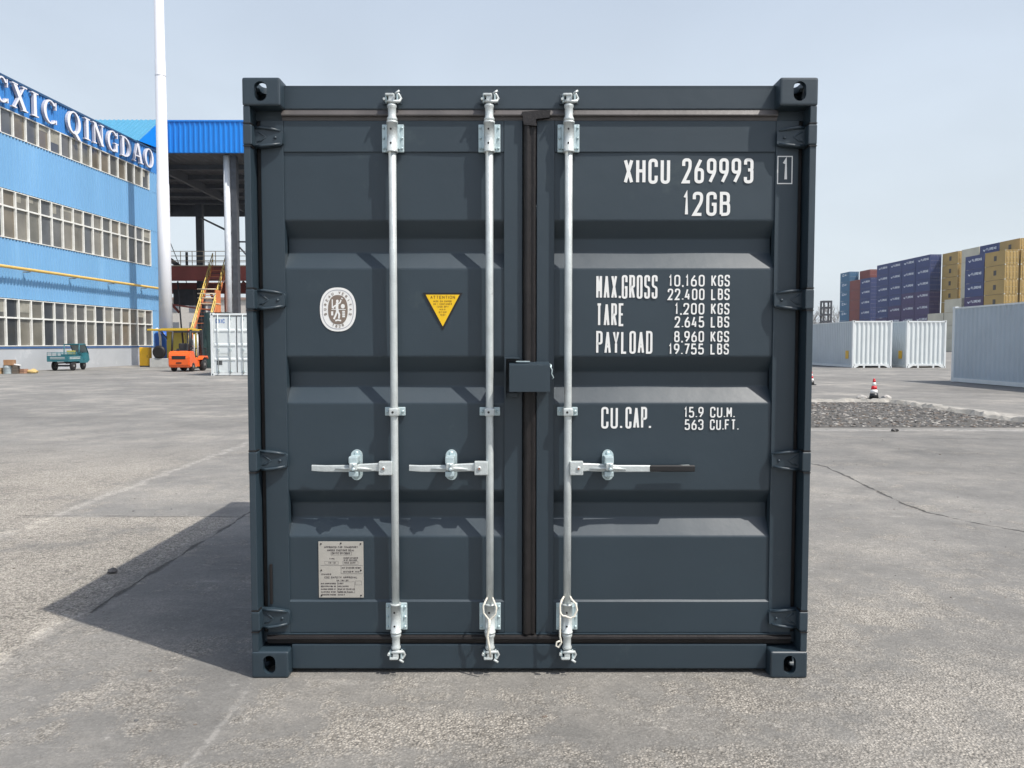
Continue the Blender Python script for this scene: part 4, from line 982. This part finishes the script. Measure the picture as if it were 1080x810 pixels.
m = MB(); m.tube([(4.0, 1.0, 0), (4.0, 1.0, 16.3)], .26, M_SIL, 16); m.build('column', cn)
m = MB(); m.box(4.32, 4.75, .9, 1.5, 0, 16.3, M_DST); m.build('column', cn)
m = MB(); m.box(-6.3, -5.65, 20.6, 21.2, 0, 16.2, M_DST); m.build('column', cn)
m = MB(); m.box(12.3, 12.8, .9, 1.5, 0, 16.3, M_DST); m.build('column', cn)
m = MB(); m.box(20.3, 20.8, .9, 1.5, 0, 16.3, M_DST); m.build('column', cn)
m = MB(); m.tube([(-5.9, 20.8, 14.6), (4.4, 1.6, 10.2)], .09, M_DST, 6); m.tube([(-10.5, 21, 15.5), (-6.4, 21, 5)], .04, M_DST, 5); m.tube([(-9.6, 18, 11.2), (-5.0, 15, 8.4)], .22, M_DST, 6)
m.tube([(4.6, 1.3, 9.6), (12.4, 1.3, 9.6)], .07, M_DST, 6); m.tube([(4.6, 1.3, 9.4), (7.4, 1.3, 6.2)], .07, M_DST, 6); m.build('cross_brace', cn)

# red steel platform with stairs
M_RS = mat('steel_red_brown', (.33, .080, .062), .6, var=.2, vscale=.6); M_OR = mat('rail_orange', (.62, .20, .07), .5, var=.1); M_RY = mat('rail_yellow', (.62, .45, .12), .5, var=.08); M_CRM = mat('rail_cream', (.60, .50, .36), .5, var=.1)
pf_ = thing('steel_platform', 'raised red brown steel platform with pale handrails behind the mast and white container', 'platform', (-29.5, 65, 0))
m = MB(); m.box(-6, 12, 0, .3, 6.95, 8.12, M_RS); m.box(-6, 12, -.1, .4, 8.12, 8.2, M_CRM); m.box(-6, 12, -.1, .4, 6.9, 6.95, M_RS); m.build('front_girder', pf_)
m = MB(); m.box(-6, 12, 5, 5.3, 6.1, 7.1, M_RS); m.build('rear_girder', pf_)
m = MB(); m.box(-6, 12, .3, 9, 8.0, 8.11, M_RS); m.build('deck', pf_)
for xx in (-3.5, 1.2, 5.6, 10): m = MB(); m.box(xx-.12, xx+.12, .3, 5.0, 7.2, 7.9, M_RS); m.build('cross_beam', pf_)
for xx, yy in ((-1.9, 1), (1.4, 3), (4.2, 2), (9, 1)): m = MB(); m.box(xx-.16, xx+.16, yy-.16, yy+.16, 0, 7.0, M_RS if xx != 1.4 else M_DST); m.build('column', pf_)
m = MB(); m.tube([(-1.4, .8, 0), (-.4, .8, 6.9)], .14, M_RS, 6); m.tube([(-3, .8, 5.3), (3.2, .8, 4.4)], .08, M_RS, 6); m.tube([(-3, .9, 2.6), (1.2, .9, .6)], .14, M_DST, 6); m.tube([(5.6, .8, 3.2), (9.5, .8, 5.4)], .13, M_OR, 6); m.tube([(.4, .8, 6.9), (.8, .8, 0)], .07, M_DST, 6); m.build('brace', pf_)
m = MB()
for a_, b_ in (((-4.5, .9, 6.9), (-1.9, .9, 3.6)), ((-1.9, 1, 6.8), (.4, 1, 4.2)), ((6.0, .9, 6.9), (9.0, .9, 4.0)), ((2.2, 2.4, 6.9), (4.2, 2, 3.0)), ((-4.8, 2, 0), (-3.6, 2, 6.9)), ((7.2, 3, 6.9), (7.2, 3, 0))): m.tube([a_, b_], .11, M_RS, 6)
m.box(-5.2, -2.6, 1.4, 2.2, 5.2, 6.2, M_GALV); m.box(-.6, 1.2, 2.2, 3.0, 4.9, 6.3, M_DST); m.box(6.2, 8.6, 2, 3, 5.6, 6.4, M_DST); m.box(-4.4, -3.3, 2.0, 2.6, 2.0, 4.4, M_DST); m.build('under_deck_gear', pf_)
m = MB()
for z in (8.6, 9.0, 9.4): m.tube([(-6, .05, z), (12, .05, z)], .03, M_CRM, 5, smooth=False)
for k in range(19): m.tube([(-6+k, .05, 8.1), (-6+k, .05, 9.4)], .035, M_CRM, 5, smooth=False)
for z in (8.6, 9.0, 9.4): m.tube([(-6, 8.9, z), (12, 8.9, z)], .03, M_CRM, 5, smooth=False)
for k in range(10): m.tube([(-6+2*k, 8.9, 8.1), (-6+2*k, 8.9, 9.4)], .035, M_CRM, 5, smooth=False)
m.build('handrail', pf_)
m = MB()
for xx, zz in ((5.0, 9.6), (.9, 9.5)): m.tube([(xx, 1.6, 8.1), (xx, 1.6, zz)], .12, M_DST, 8)
m.build('bollard_post', pf_)
st = thing('stairway', 'steep orange stairway with yellow handrails climbing to the red platform', 'stairs', (-25.1, 64.9, 0))
A = Vector((.0, 0, 8.1)); B = Vector((2.6, -12.5, 0)); dv = B-A; sd_ = Vector((dv.y, -dv.x, 0)).normalized()*-1
sv = Vector((1, .2, 0)).normalized()*.55
for s in (-1, 1):
    m = MB(); o0 = sv*s
    m.prism([A+o0+Vector((0, 0, .15)), A+o0-Vector((0, 0, .15)), B+o0-Vector((0, 0, -.02)), B+o0+Vector((0, 0, .30))], Vector((.06*s, 0, 0)), M_OR); m.build('stringer', st)
    m = MB(); m.tube([A+o0+Vector((0, 0, 1.1)), B+o0+Vector((0, 0, 1.1))], .045, M_RY, 6); m.tube([A+o0+Vector((0, 0, .65)), B+o0+Vector((0, 0, .65))], .035, M_RY, 6)
    for k in range(9): q = A+dv*(k/8)+o0; m.tube([q, q+Vector((0, 0, 1.1))], .035, M_RY, 6)
    m.build('handrail', st)
m = MB(); q = A+dv*.42
m.box(q.x-.7, q.x+.75, q.y-.7, q.y+.5, q.z-.1, q.z-.02, M_CRM); m.box(q.x+.62, q.x+.72, q.y-.6, q.y+.4, q.z-.9, q.z+1.0, M_OR)
for z_ in (.35, .7, 1.05): m.tube([(q.x-.7, q.y-.7, q.z+z_), (q.x+.75, q.y-.7, q.z+z_)], .05, M_CRM, 5)
m.build('landing', st)
for k in range(28):
    q = A+dv*((k+.5)/28); m = MB(); m.box(q.x-.54, q.x+.54, q.y-.13, q.y+.13, q.z-.02, q.z+.02, M_OR if k % 2 else mat('tread_dark', (.10, .05, .04), .8)); m.build('tread', st)

# buildings seen under the canopy
M_PAL = mat('pale_render', (.50, .47, .43), .8, var=.06); M_PLG = mat('far_window', (.14, .15, .17), .3)
def far_house(x, y, w_, d_, h, label, rows, cols, mt=M_PAL):
    t = thing('apartment_building', label, 'building', (x, y, 0))
    m = MB(); m.box(-w_/2, w_/2, 0, d_, 0, h, mt); m.build('wall', t)
    m = MB(); m.box(-w_/2-.3, w_/2+.3, -.3, d_+.3, h, h+.35, mat('far_roof', (.28, .20, .17), .8)); m.build('roof', t)
    for r in range(rows):
        for c_ in range(cols):
            xa = -w_/2+w_*(c_+.28)/cols; xb = -w_/2+w_*(c_+.72)/cols; za = h*(r+.3)/rows; zb = h*(r+.75)/rows
            m = MB(); m.box(xa, xb, -.05, .02, za, zb, M_PLG); m.build('window', t)
far_house(-40, 118, 26, 10, 8.2, 'pale low building glimpsed under the red platform', 3, 9)

# white house / hoppers left of canopy foot : yellow shelter
M_YC = mat('shelter_yellow', (.62, .40, .03), .5, var=.1, vscale=1.5); M_YO = mat('shelter_ochre', (.42, .33, .05), .6, var=.15, vscale=1.2)
sh_ = thing('yellow_shelter', 'yellow flat roofed steel shelter standing behind the orange forklift', 'shelter', (-21.5, 47.0, 0))
m = MB(); m.box(-1.45, 1.40, -.6, .9, 2.30, 2.41, M_YC, bev=.02); m.box(-.6, 1.1, -.5, .8, 2.415, 2.46, M_YO); m.build('roof', sh_)
m = MB(); m.box(-.55, .65, .1, .5, .55, 2.27, M_YO, bev=.02); m.build('back_panel', sh_)
m = MB(); m.prism([(-.95, 0, 2.27), (-.80, 0, 2.27), (-.50, 0, 1.75), (-.50, 0, 1.90)], (0, .12, 0), M_DST); m.build('bracket', sh_)
m = MB(); m.box(1.15, 1.3, .1, .25, 0, 2.27, M_YO); m.box(.75, .80, .1, .2, 0, 2.27, M_DST); m.build('post', sh_)
m = MB(); m.box(-1.35, .75, -.35, .55, 0, .56, mat('concrete_block', (.45, .45, .43), .9, var=.1, bump=.4), bev=.02); o = m.build('concrete_block'); o.location = (-21.6, 47.0, 0); tag(o, 'pale concrete block under the yellow shelter left of the forklift', 'block')
tg = thing('tyre', 'worn black tyre leaning on the concrete block beside the yellow cabinet', 'tyre', (-22.35, 46.7, .95))
m = MB(); m.lathe((0, -.12, 0), (0, 1, 0), [(0, .26), (.02, .37), (.10, .42), (.16, .42), (.24, .37), (.26, .26), (.24, .2), (.02, .2)], M_RUB, 24); m.build('tread', tg)
cbn = thing('yellow_cabinet', 'bright yellow steel cabinet against the end of the blue hall', 'cabinet', (-23.55, 47.4, 0))
m = MB(); m.box(-.30, .28, -.2, .3, .08, 1.26, mat('cabinet_yellow', (.75, .42, .01), .4, var=.05), bev=.02); m.build('cabinet_body', cbn)
m = MB(); m.box(-.26, .24, -.215, -.202, .14, 1.2, mat('cabinet_yellow', (.75, .42, .01), .4)); m.box(.20, .22, -.24, -.216, .6, .75, M_DST); m.build('cabinet_door', cbn)
m = MB(); m.box(-.28, .30, -.18, .28, 0, .08, M_DST); m.build('cabinet_foot', cbn)
bt = thing('blue_tank', 'deep blue tank with a bent white pipe beside the white mast foot', 'tank', (-22.9, 48.4, 0))
M_TB = mat('tank_blue', (.01, .10, .42), .4, var=.06)
m = MB(); m.lathe((0, 0, .5), (0, 0, 1), [(0, .40), (.1, .48), (1.6, .48), (1.75, .36), (1.8, .1)], M_TB, 24); m.build('tank_body', bt)
m = MB(); m.tube([(-.25, -.5, 2.35), (-.08, -.52, 2.45), (.05, -.54, 2.3), (.12, -.55, 1.9), (.14, -.55, 1.2)], .07, M_CW, 10); m.build('tank_pipe', bt)
m = MB()
for a_ in range(4): m.box(.34*math.cos(a_*1.57+.78)-.04, .34*math.cos(a_*1.57+.78)+.04, .34*math.sin(a_*1.57+.78)-.04, .34*math.sin(a_*1.57+.78)+.04, 0, .52, M_DST)
m.build('tank_leg', bt)

# green tarpaulin frame with leaning tubes
M_TP = mat('tarp_green', (.025, .055, .050), .6, var=.25, vscale=1.5, bump=.5, bscale=3)
m = MB(); rows = []
for k in range(13):
    z = 3.35*k/12; rows.append([(x_+(.55*(1-z/3.35) if x_ < 0 else 0)*-1+.03*math.sin(z*5+x_*7), y_+.06*math.sin(z*4+x_*5), z) for x_, y_ in ((-.55, 1.6), (-.50, .2), (-.1, -.05), (.4, .05), (.9, 0), (.95, 1.6))])
m.sheet(rows, M_TP, True); m.poly([(-.55, 1.6, 3.34), (-.5, .2, 3.34), (-.1, -.05, 3.34), (.9, 0, 3.34), (.95, 1.6, 3.34)], M_TP)
m.sheet([[(.95, 1.6, 0), (-1.1, 1.6, 0)], [(.95, 1.6, 3.35), (-.55, 1.6, 3.35)]], M_TP)
o = m.build('tarpaulin_stack'); o.location = (-17.95, 44.0, 0); tag(o, 'dark green tarpaulin cover bulging beside the white barred door container', 'tarpaulin')
m = MB(); m.tube([(-18.0, 43.8, 3.0), (-17.7, 43.6, 0)], .025, M_GALV, 8); tag(m.build('leaning_tube'), 'left one of two thin pale tubes leaning on the green tarpaulin', 'tube', 'tubes leaning on the tarpaulin')
m = MB(); m.tube([(-17.65, 43.8, 2.9), (-17.35, 43.6, 0)], .025, M_GALV, 8); tag(m.build('leaning_tube'), 'thin pale tube leaning on the green tarpaulin, nearer the white container', 'tube', 'tubes leaning on the tarpaulin')

# ------------------------------------------------------------------ forklift (rear towards camera)
M_FO = mat('forklift_orange', (.80, .12, .012), .35, var=.05, coat=.3); M_FD = mat('forklift_dark', (.025, .025, .028), .5, var=.15)
fk = thing('forklift', 'orange counterbalance forklift seen from behind with dark overhead guard', 'forklift', (-17.6, 38.4, 0))
def wheel(t, x, y, r, w_, name='wheel', axis=(1, 0, 0)):
    m = MB(); m.lathe((x-w_/2, y, r), axis, [(0, r*.62), (.02, r*.92), (w_*.2, r), (w_*.8, r), (w_-.02, r*.92), (w_, r*.62)], M_RUB, 24); o = m.build(name, t)
    m = MB(); m.lathe((x-w_/2-.005, y, r), axis, [(0, r*.2), (.03, r*.5), (.0, r*.6), (w_+.01, r*.6), (w_-.02, r*.5), (w_+.01, r*.2)], mat('rim_grey', (.25, .24, .23), .6), 16); m.build('rim', o)
m = MB(); prof = [(-.1, .32), (-.02, .22), (.62, .22), (.62, 1.08), (.1, 1.10), (-.04, 1.02), (-.12, .8)]
m.prism([(-.56, y_, z_) for y_, z_ in prof], (1.12, 0, 0), M_FO)
bmesh.ops.bevel(m.bm, geom=m.bm.edges[:], offset=.05, segments=2, affect='EDGES')
cw = m.build('counterweight', fk)
m = MB(); m.box(-.36, .36, -.125, -.06, .66, .84, M_BLACK, bev=.01); m.box(-.14, .14, -.12, -.05, .44, .50, M_BLACK); m.build('radiator_grille', cw)
m = MB(); m.prism([(-.50, .6, .25), (-.50, 1.9, .25), (-.50, 1.9, .62), (-.50, 1.5, .72), (-.50, 1.35, .55), (-.50, .95, .62), (-.50, .62, 1.06)], (1.0, 0, 0), M_FO); m.build('body', fk)
m = MB(); m.box(-.42, .42, .25, .60, 1.08, 1.14, M_FD, bev=.02); m.box(-.25, .25, .62, 1.1, .95, 1.08, M_FD, bev=.04); m.box(-.25, .25, .50, .64, 1.05, 1.50, M_FD, bev=.05); m.build('seat', fk)
m = MB(); m.tube([(0, 1.5, .8), (0, 1.35, 1.25)], .03, M_FD, 8); m.lathe((0, 1.34, 1.26), (0, -.5, 1), [(0, .17), (.03, .17), (.03, .14), (0, .14)], M_FD, 20); m.build('steering_wheel', fk)
m = MB()
for sx in (-.46, .46): m.tube([(sx, .16, 1.08), (sx, .30, 2.1), (sx, 1.5, 2.12), (sx, 1.72, .9)], .055, M_FD, 8)
for k in range(7): m.box(-.48, .48, .34+k*.18, .40+k*.18, 2.08, 2.16, M_FD)
m.build('overhead_guard', fk)
m = MB(); m.lathe((.36, .35, 2.14), (0, 0, 1), [(0, .05), (.12, .045)], M_OR, 10); m.box(-.2, -.05, .12, .2, 1.1, 1.22, M_FD); m.build('beacon', fk)
for sx in (-1, 1):
    m = MB(); m.box(sx*.30-.07, sx*.30+.07, 2.15, 2.30, .1, 2.25, M_FD); m.build('mast_rail', fk)
    m = MB(); m.box(sx*.25-.06, sx*.25+.06, 2.42, 3.5, .08, .12, M_FD); m.box(sx*.25-.06, sx*.25+.06, 2.42, 2.47, .08, .6, M_FD); m.build('fork', fk)
m = MB(); m.box(-.5, .5, 2.32, 2.42, .3, .36, M_FD); m.box(-.5, .5, 2.32, 2.42, .75, .81, M_FD)
for k in range(6): m.box(-.5+k*.19, -.46+k*.19, 2.34, 2.40, .36, 1.2, M_FD)
m.box(-.5, .5, 2.32, 2.42, 1.2, 1.25, M_FD); m.build('fork_carriage', fk)
for sx in (-1, 1): m = MB(); m.tube([(sx*.1, 2.22, .3), (sx*.1, 2.22, 2.0)], .04, M_GALV, 8); m.build('lift_cylinder', fk)
wheel(fk, -.47, .42, .27, .2); wheel(fk, .47, .42, .27, .2); wheel(fk, -.52, 1.78, .36, .26); wheel(fk, .52, 1.78, .36, .26)
for sx in (-1, 1): m = MB(); m.prism([(sx*.56-.14, 1.30, .62), (sx*.56-.14, 1.5, .82), (sx*.56-.14, 2.05, .82), (sx*.56-.14, 2.15, .65), (sx*.56-.14, 2.0, .74), (sx*.56-.14, 1.52, .74)], (.28, 0, 0), M_FO); m.build('mudguard', fk)

# ------------------------------------------------------------------ cargo tricycle
M_TT = mat('trike_teal', (.025, .14, .17), .45, var=.12, vscale=4)
tk = thing('cargo_tricycle', 'teal three wheeled cargo tricycle with open bed parked against the grey plinth', 'tricycle', (-24.75, 40.0, 0), R(0))
m = MB(); m.box(-.58, .58, -.35, 1.0, .50, .56, M_TT, bev=.01)
m.box(-.58, -.55, -.35, 1.0, .56, .82, M_TT); m.box(.55, .58, -.35, 1.0, .56, .82, M_TT); m.box(-.55, .55, -.35, -.32, .56, .82, M_TT); m.box(-.55, .55, .97, 1.0, .56, .88, M_TT)
m.build('cargo_bed', tk)
m = MB()
for z in (.92, 1.0):
    m.tube([(-.56, -.34, z), (.56, -.34, z), (.56, .99, z), (-.56, .99, z), (-.56, -.34, z)], .014, M_TT, 6)
for x_, y_ in ((-.56, -.34), (.56, -.34), (.56, .1), (.56, .55), (.56, .99), (-.56, .99), (-.56, .1), (-.56, .55), (0, -.34)): m.tube([(x_, y_, .8), (x_, y_, 1.0)], .014, M_TT, 6)
m.build('bed_rail', tk)
m = MB()
for z in (.66, .74): m.box(.582, .59, -.2, .85, z-.012, z+.012, M_CW); m.box(-.4, .4, -.36, -.352, z-.01, z+.01, M_CW)
m.build('bed_stripe', tk)
m = MB(); m.prism([(-.42, 1.02, .42), (-.42, 1.9, .40), (-.42, 2.15, .55), (-.42, 2.05, .92), (-.42, 1.85, .98), (-.42, 1.7, .62), (-.42, 1.45, .62), (-.42, 1.35, .72), (-.42, 1.02, .74)], (.84, 0, 0), M_TT); m.build('cab_body', tk)
m = MB()
for sx in (-.42, .42): m.tube([(sx, 1.02, .7), (sx, 1.08, 1.42), (sx, 1.68, 1.46), (sx, 2.02, .92)], .03, M_TT, 8)
m.box(-.44, .44, 1.04, 1.72, 1.43, 1.47, M_TT); m.tube([(-.42, 1.10, 1.42), (.42, 1.10, 1.42)], .022, M_TT, 8); m.tube([(-.42, 1.68, 1.46), (.42, 1.68, 1.46)], .022, M_TT, 8); m.tube([(-.42, 1.05, 1.0), (.42, 1.05, 1.0)], .018, M_TT, 8)
m.build('cab_frame', tk)
m = MB(); m.prism([(-.40, 1.70, 1.42), (.40, 1.70, 1.42), (.40, 2.0, .94), (-.40, 2.0, .94)], (0, .01, .005), mat('screen_glass', (.42, .46, .46), .1, spec=.7)); m.build('windscreen', tk)
m = MB(); m.box(-.3, .3, 1.05, 1.42, .72, .80, M_FD, bev=.02); m.box(-.28, .2, 1.04, 1.10, .82, 1.1, mat('seat_back_yellow', (.45, .40, .10), .7), bev=.02); m.build('seat', tk)
m = MB(); m.tube([(-.3, 1.70, 1.0), (0, 1.82, .95), (.3, 1.70, 1.0)], .015, M_FD, 6); m.tube([(0, 1.82, .95), (0, 2.2, .35)], .03, M_FD, 6); m.build('handlebar', tk)
m = MB(); m.lathe((0, 2.12, .78), (0, 1, 0), [(0, .03), (.04, .08), (.06, .08)], M_CW, 12); m.build('headlight', tk)
m = MB(); m.prism([(-.09, 1.95, .50), (-.09, 2.05, .62), (-.09, 2.3, .62), (-.09, 2.45, .48), (-.09, 2.3, .58), (-.09, 2.08, .58)], (.18, 0, 0), M_TT); m.build('front_mudguard', tk)
wheel(tk, -.50, .25, .27, .13); wheel(tk, .50, .25, .27, .13); wheel(tk, 0, 2.2, .27, .12)
m = MB(); m.box(-.42, .42, .2, .3, .22, .32, M_FD); m.box(-.3, -.24, 0, 1.9, .38, .46, M_FD); m.box(.24, .3, 0, 1.9, .38, .46, M_FD); m.build('chassis', tk)

# ------------------------------------------------------------------ odds and ends at the left wall
M_WD = mat('crate_wood', (.42, .28, .15), .8, var=.2, vscale=8); M_CB = mat('cardboard', (.30, .17, .09), .9, var=.15, vscale=4)
def crate(x, y, z, w_, d_, h, label, mt=M_WD, rz=0):
    t = thing('wooden_crate', label, 'crate', (x, y, z), rz)
    m = MB(); m.box(-w_/2+.02, w_/2-.02, -d_/2+.02, d_/2-.02, .02, h-.01, M_DARK); m.build('crate_inside', t)
    n = max(2, int(h/.12))
    m = MB()
    for k in range(n):
        a_, b_ = h*k/n+.008, h*(k+1)/n-.008
        m.box(-w_/2, w_/2, -d_/2, -d_/2+.018, a_, b_, mt); m.box(-w_/2, w_/2, d_/2-.018, d_/2, a_, b_, mt); m.box(w_/2-.017, w_/2+.001, -d_/2+.02, d_/2-.02, a_, b_, mt); m.box(-w_/2-.001, -w_/2+.017, -d_/2+.02, d_/2-.02, a_, b_, mt)
    m.build('crate_slat', t)
    return t
o = MB().box(-.21, .21, -.2, .2, 0, .27, M_CB, bev=.01).build('cardboard_box'); o.location = (-24.78, 35.6, .42); o.rotation_euler = (0, 0, .2); tag(o, 'brown cardboard box resting on the pale drum beside the wall', 'box')
m = MB(); m.lathe((0, 0, 0), (0, 0, 1), [(0, .20), (.02, .21), (.14, .20), (.155, .215), (.27, .20), (.285, .215), (.40, .21), (.42, .20)], mat('drum_pale', (.45, .52, .54), .5, var=.15), 24); o = m.build('steel_drum'); o.location = (-24.88, 35.6, 0); tag(o, 'pale blue grey steel drum under the cardboard box', 'drum')
crate(-25.3, 35.5, 0, .32, .4, .3, 'low wooden crate at the very left edge of the view')
crate(-24.55, 35.7, 0, .24, .35, .42, 'narrow dark wooden crate right of the pale drum', mat('crate_dark', (.12, .10, .08), .8), rz=.15)
crate(-24.28, 35.9, 0, .24, .3, .24, 'low reddish wooden crate between dark crate and sandbag', mat('crate_red', (.35, .20, .13), .8), rz=-.1)
mb = MB(); bmesh.ops.create_uvsphere(mb.bm, u_segments=20, v_segments=12, radius=1); mb.mi(mat('sack_yellow', (.50, .36, .15), .9, var=.15, vscale=8, bump=.5, bscale=12))
for v in mb.bm.verts: v.co = Vector((v.co.x*.26*(1+.15*math.sin(v.co.y*6+v.co.z*4)), v.co.y*.2, max(-.08, v.co.z*(.13+.03*math.sin(v.co.x*5)))+.09))
for f in mb.bm.faces: f.smooth = True
o = mb.build('sack'); o.location = (-23.98, 36.1, 0); tag(o, 'yellowish filled sack lying at the right end of the clutter by the wall', 'sack')
o = MB().box(-.22, .22, -.08, .08, 0, .05, M_CW, bev=.005).build('timber_offcut'); o.location = (-24.52, 35.65, .43); o.rotation_euler = (0, .2, .3); tag(o, 'white plank lying across the dark wooden crate', 'plank')

# ------------------------------------------------------------------ horizon: tower frame, trees, low sheds
m = MB(); o = thing('steel_tower', 'small dark open steel tower seen over the white container roof', 'tower', (72.3, 180, 0))
m = MB()
for x_ in (-.85, .85):
    for y_ in (-.85, .85): m.box(x_-.16, x_+.16, y_-.16, y_+.16, 0, 11.4, M_DST)
m.build('leg', o)
m = MB()
for z in (2, 4.5, 6.6, 8.2, 9.8, 11.2): m.box(-1.0, 1.0, -1.0, 1.0, z-.2, z+.2, M_DST)
m.build('landing', o)
M_BK = mat('bark_grey', (.16, .14, .125), .95, var=.2)
def bare_tree(x, y, h, label):
    t = thing('bare_tree', label, 'tree', (x, y, 0), 0, 'bare trees on the horizon')
    m = MB(); m.tube([(0, 0, 0), (.1, 0, h*.3), (0, .1, h*.55)], [h*.022, h*.016, h*.010], M_BK, 6); m.build('trunk', t)
    m = MB()
    def br(p, d, l, r, n):
        q = p+d*l; m.tube([p, (p+q)/2+Vector((random.uniform(-.05, .05)*l, 0, .03*l)), q], [r, r*.8, r*.5], M_BK, 4, cap=False)
        if n:
            for _ in range(3 if n > 1 else 4):
                dd = (d+Vector((random.uniform(-.75, .75), random.uniform(-.75, .75), random.uniform(-.1, .5)))).normalized(); br(q-d*l*random.uniform(0, .4), dd, l*random.uniform(.55, .8), r*.55, n-1)
    for _ in range(5): br(Vector((0, 0, h*random.uniform(.28, .55))), Vector((random.uniform(-.8, .8), random.uniform(-.8, .8), 1)).normalized(), h*.22, h*.008, 3)
    m.build('crown', t); return t
for k, (px, h) in enumerate(((850, 14), (858, 15), (866, 13), (873, 16), (879, 17), (884, 14), (847, 12))):
    d = 262+k*4; bare_tree((px-540)/836*d, d-3.4, h, f"bare grey tree on the hazy horizon, {['left of the dark tower', 'just beside the container edge', 'behind the dark tower', 'right of the dark tower', 'tallest of the group', 'next to the light blue stack', 'hidden at the container edge'][k]}")
o = MB().box(-30, 40, 0, 20, 0, 8.6, mat('far_shed', (.27, .27, .26), .9, var=.05)).box(-30.5, 40.5, -.5, 20.5, 8.6, 9.6, mat('far_shed_roof', (.36, .36, .36), .9)).build('warehouse'); o.location = (105, 300, 0); tag(o, 'long low grey warehouse on the hazy horizon behind the bare trees', 'warehouse')

# loose grit on the paving
def gxy():
    while True:
        x, y = random.uniform(-7, 7), random.uniform(-1.9, 9)
        if not (-1.3 < x < 1.3 and -.05 < y < 3.1): return x, y
rocks('grit', 900, gxy, .0015, .013, M_R[:4], 'loose grit and small chips scattered over the worn concrete')
# ------------------------------------------------------------------ thin haze over the whole yard
hz = MB().box(-905, 905, -155, 1405, -1, 31.5, M_DARK).build('haze'); hz['kind'] = 'stuff'
hm = bpy.data.materials.new('haze_air'); hm.use_nodes = True; hn = hm.node_tree; hn.nodes.clear()
hv = hn.nodes.new('ShaderNodeVolumePrincipled'); hv.inputs['Color'].default_value = (.80, .86, .95, 1); hv.inputs['Density'].default_value = .00022; hv.inputs['Anisotropy'].default_value = .2
ho = hn.nodes.new('ShaderNodeOutputMaterial'); hn.links.new(hv.outputs[0], ho.inputs['Volume'])
hz.data.materials.clear(); hz.data.materials.append(hm)
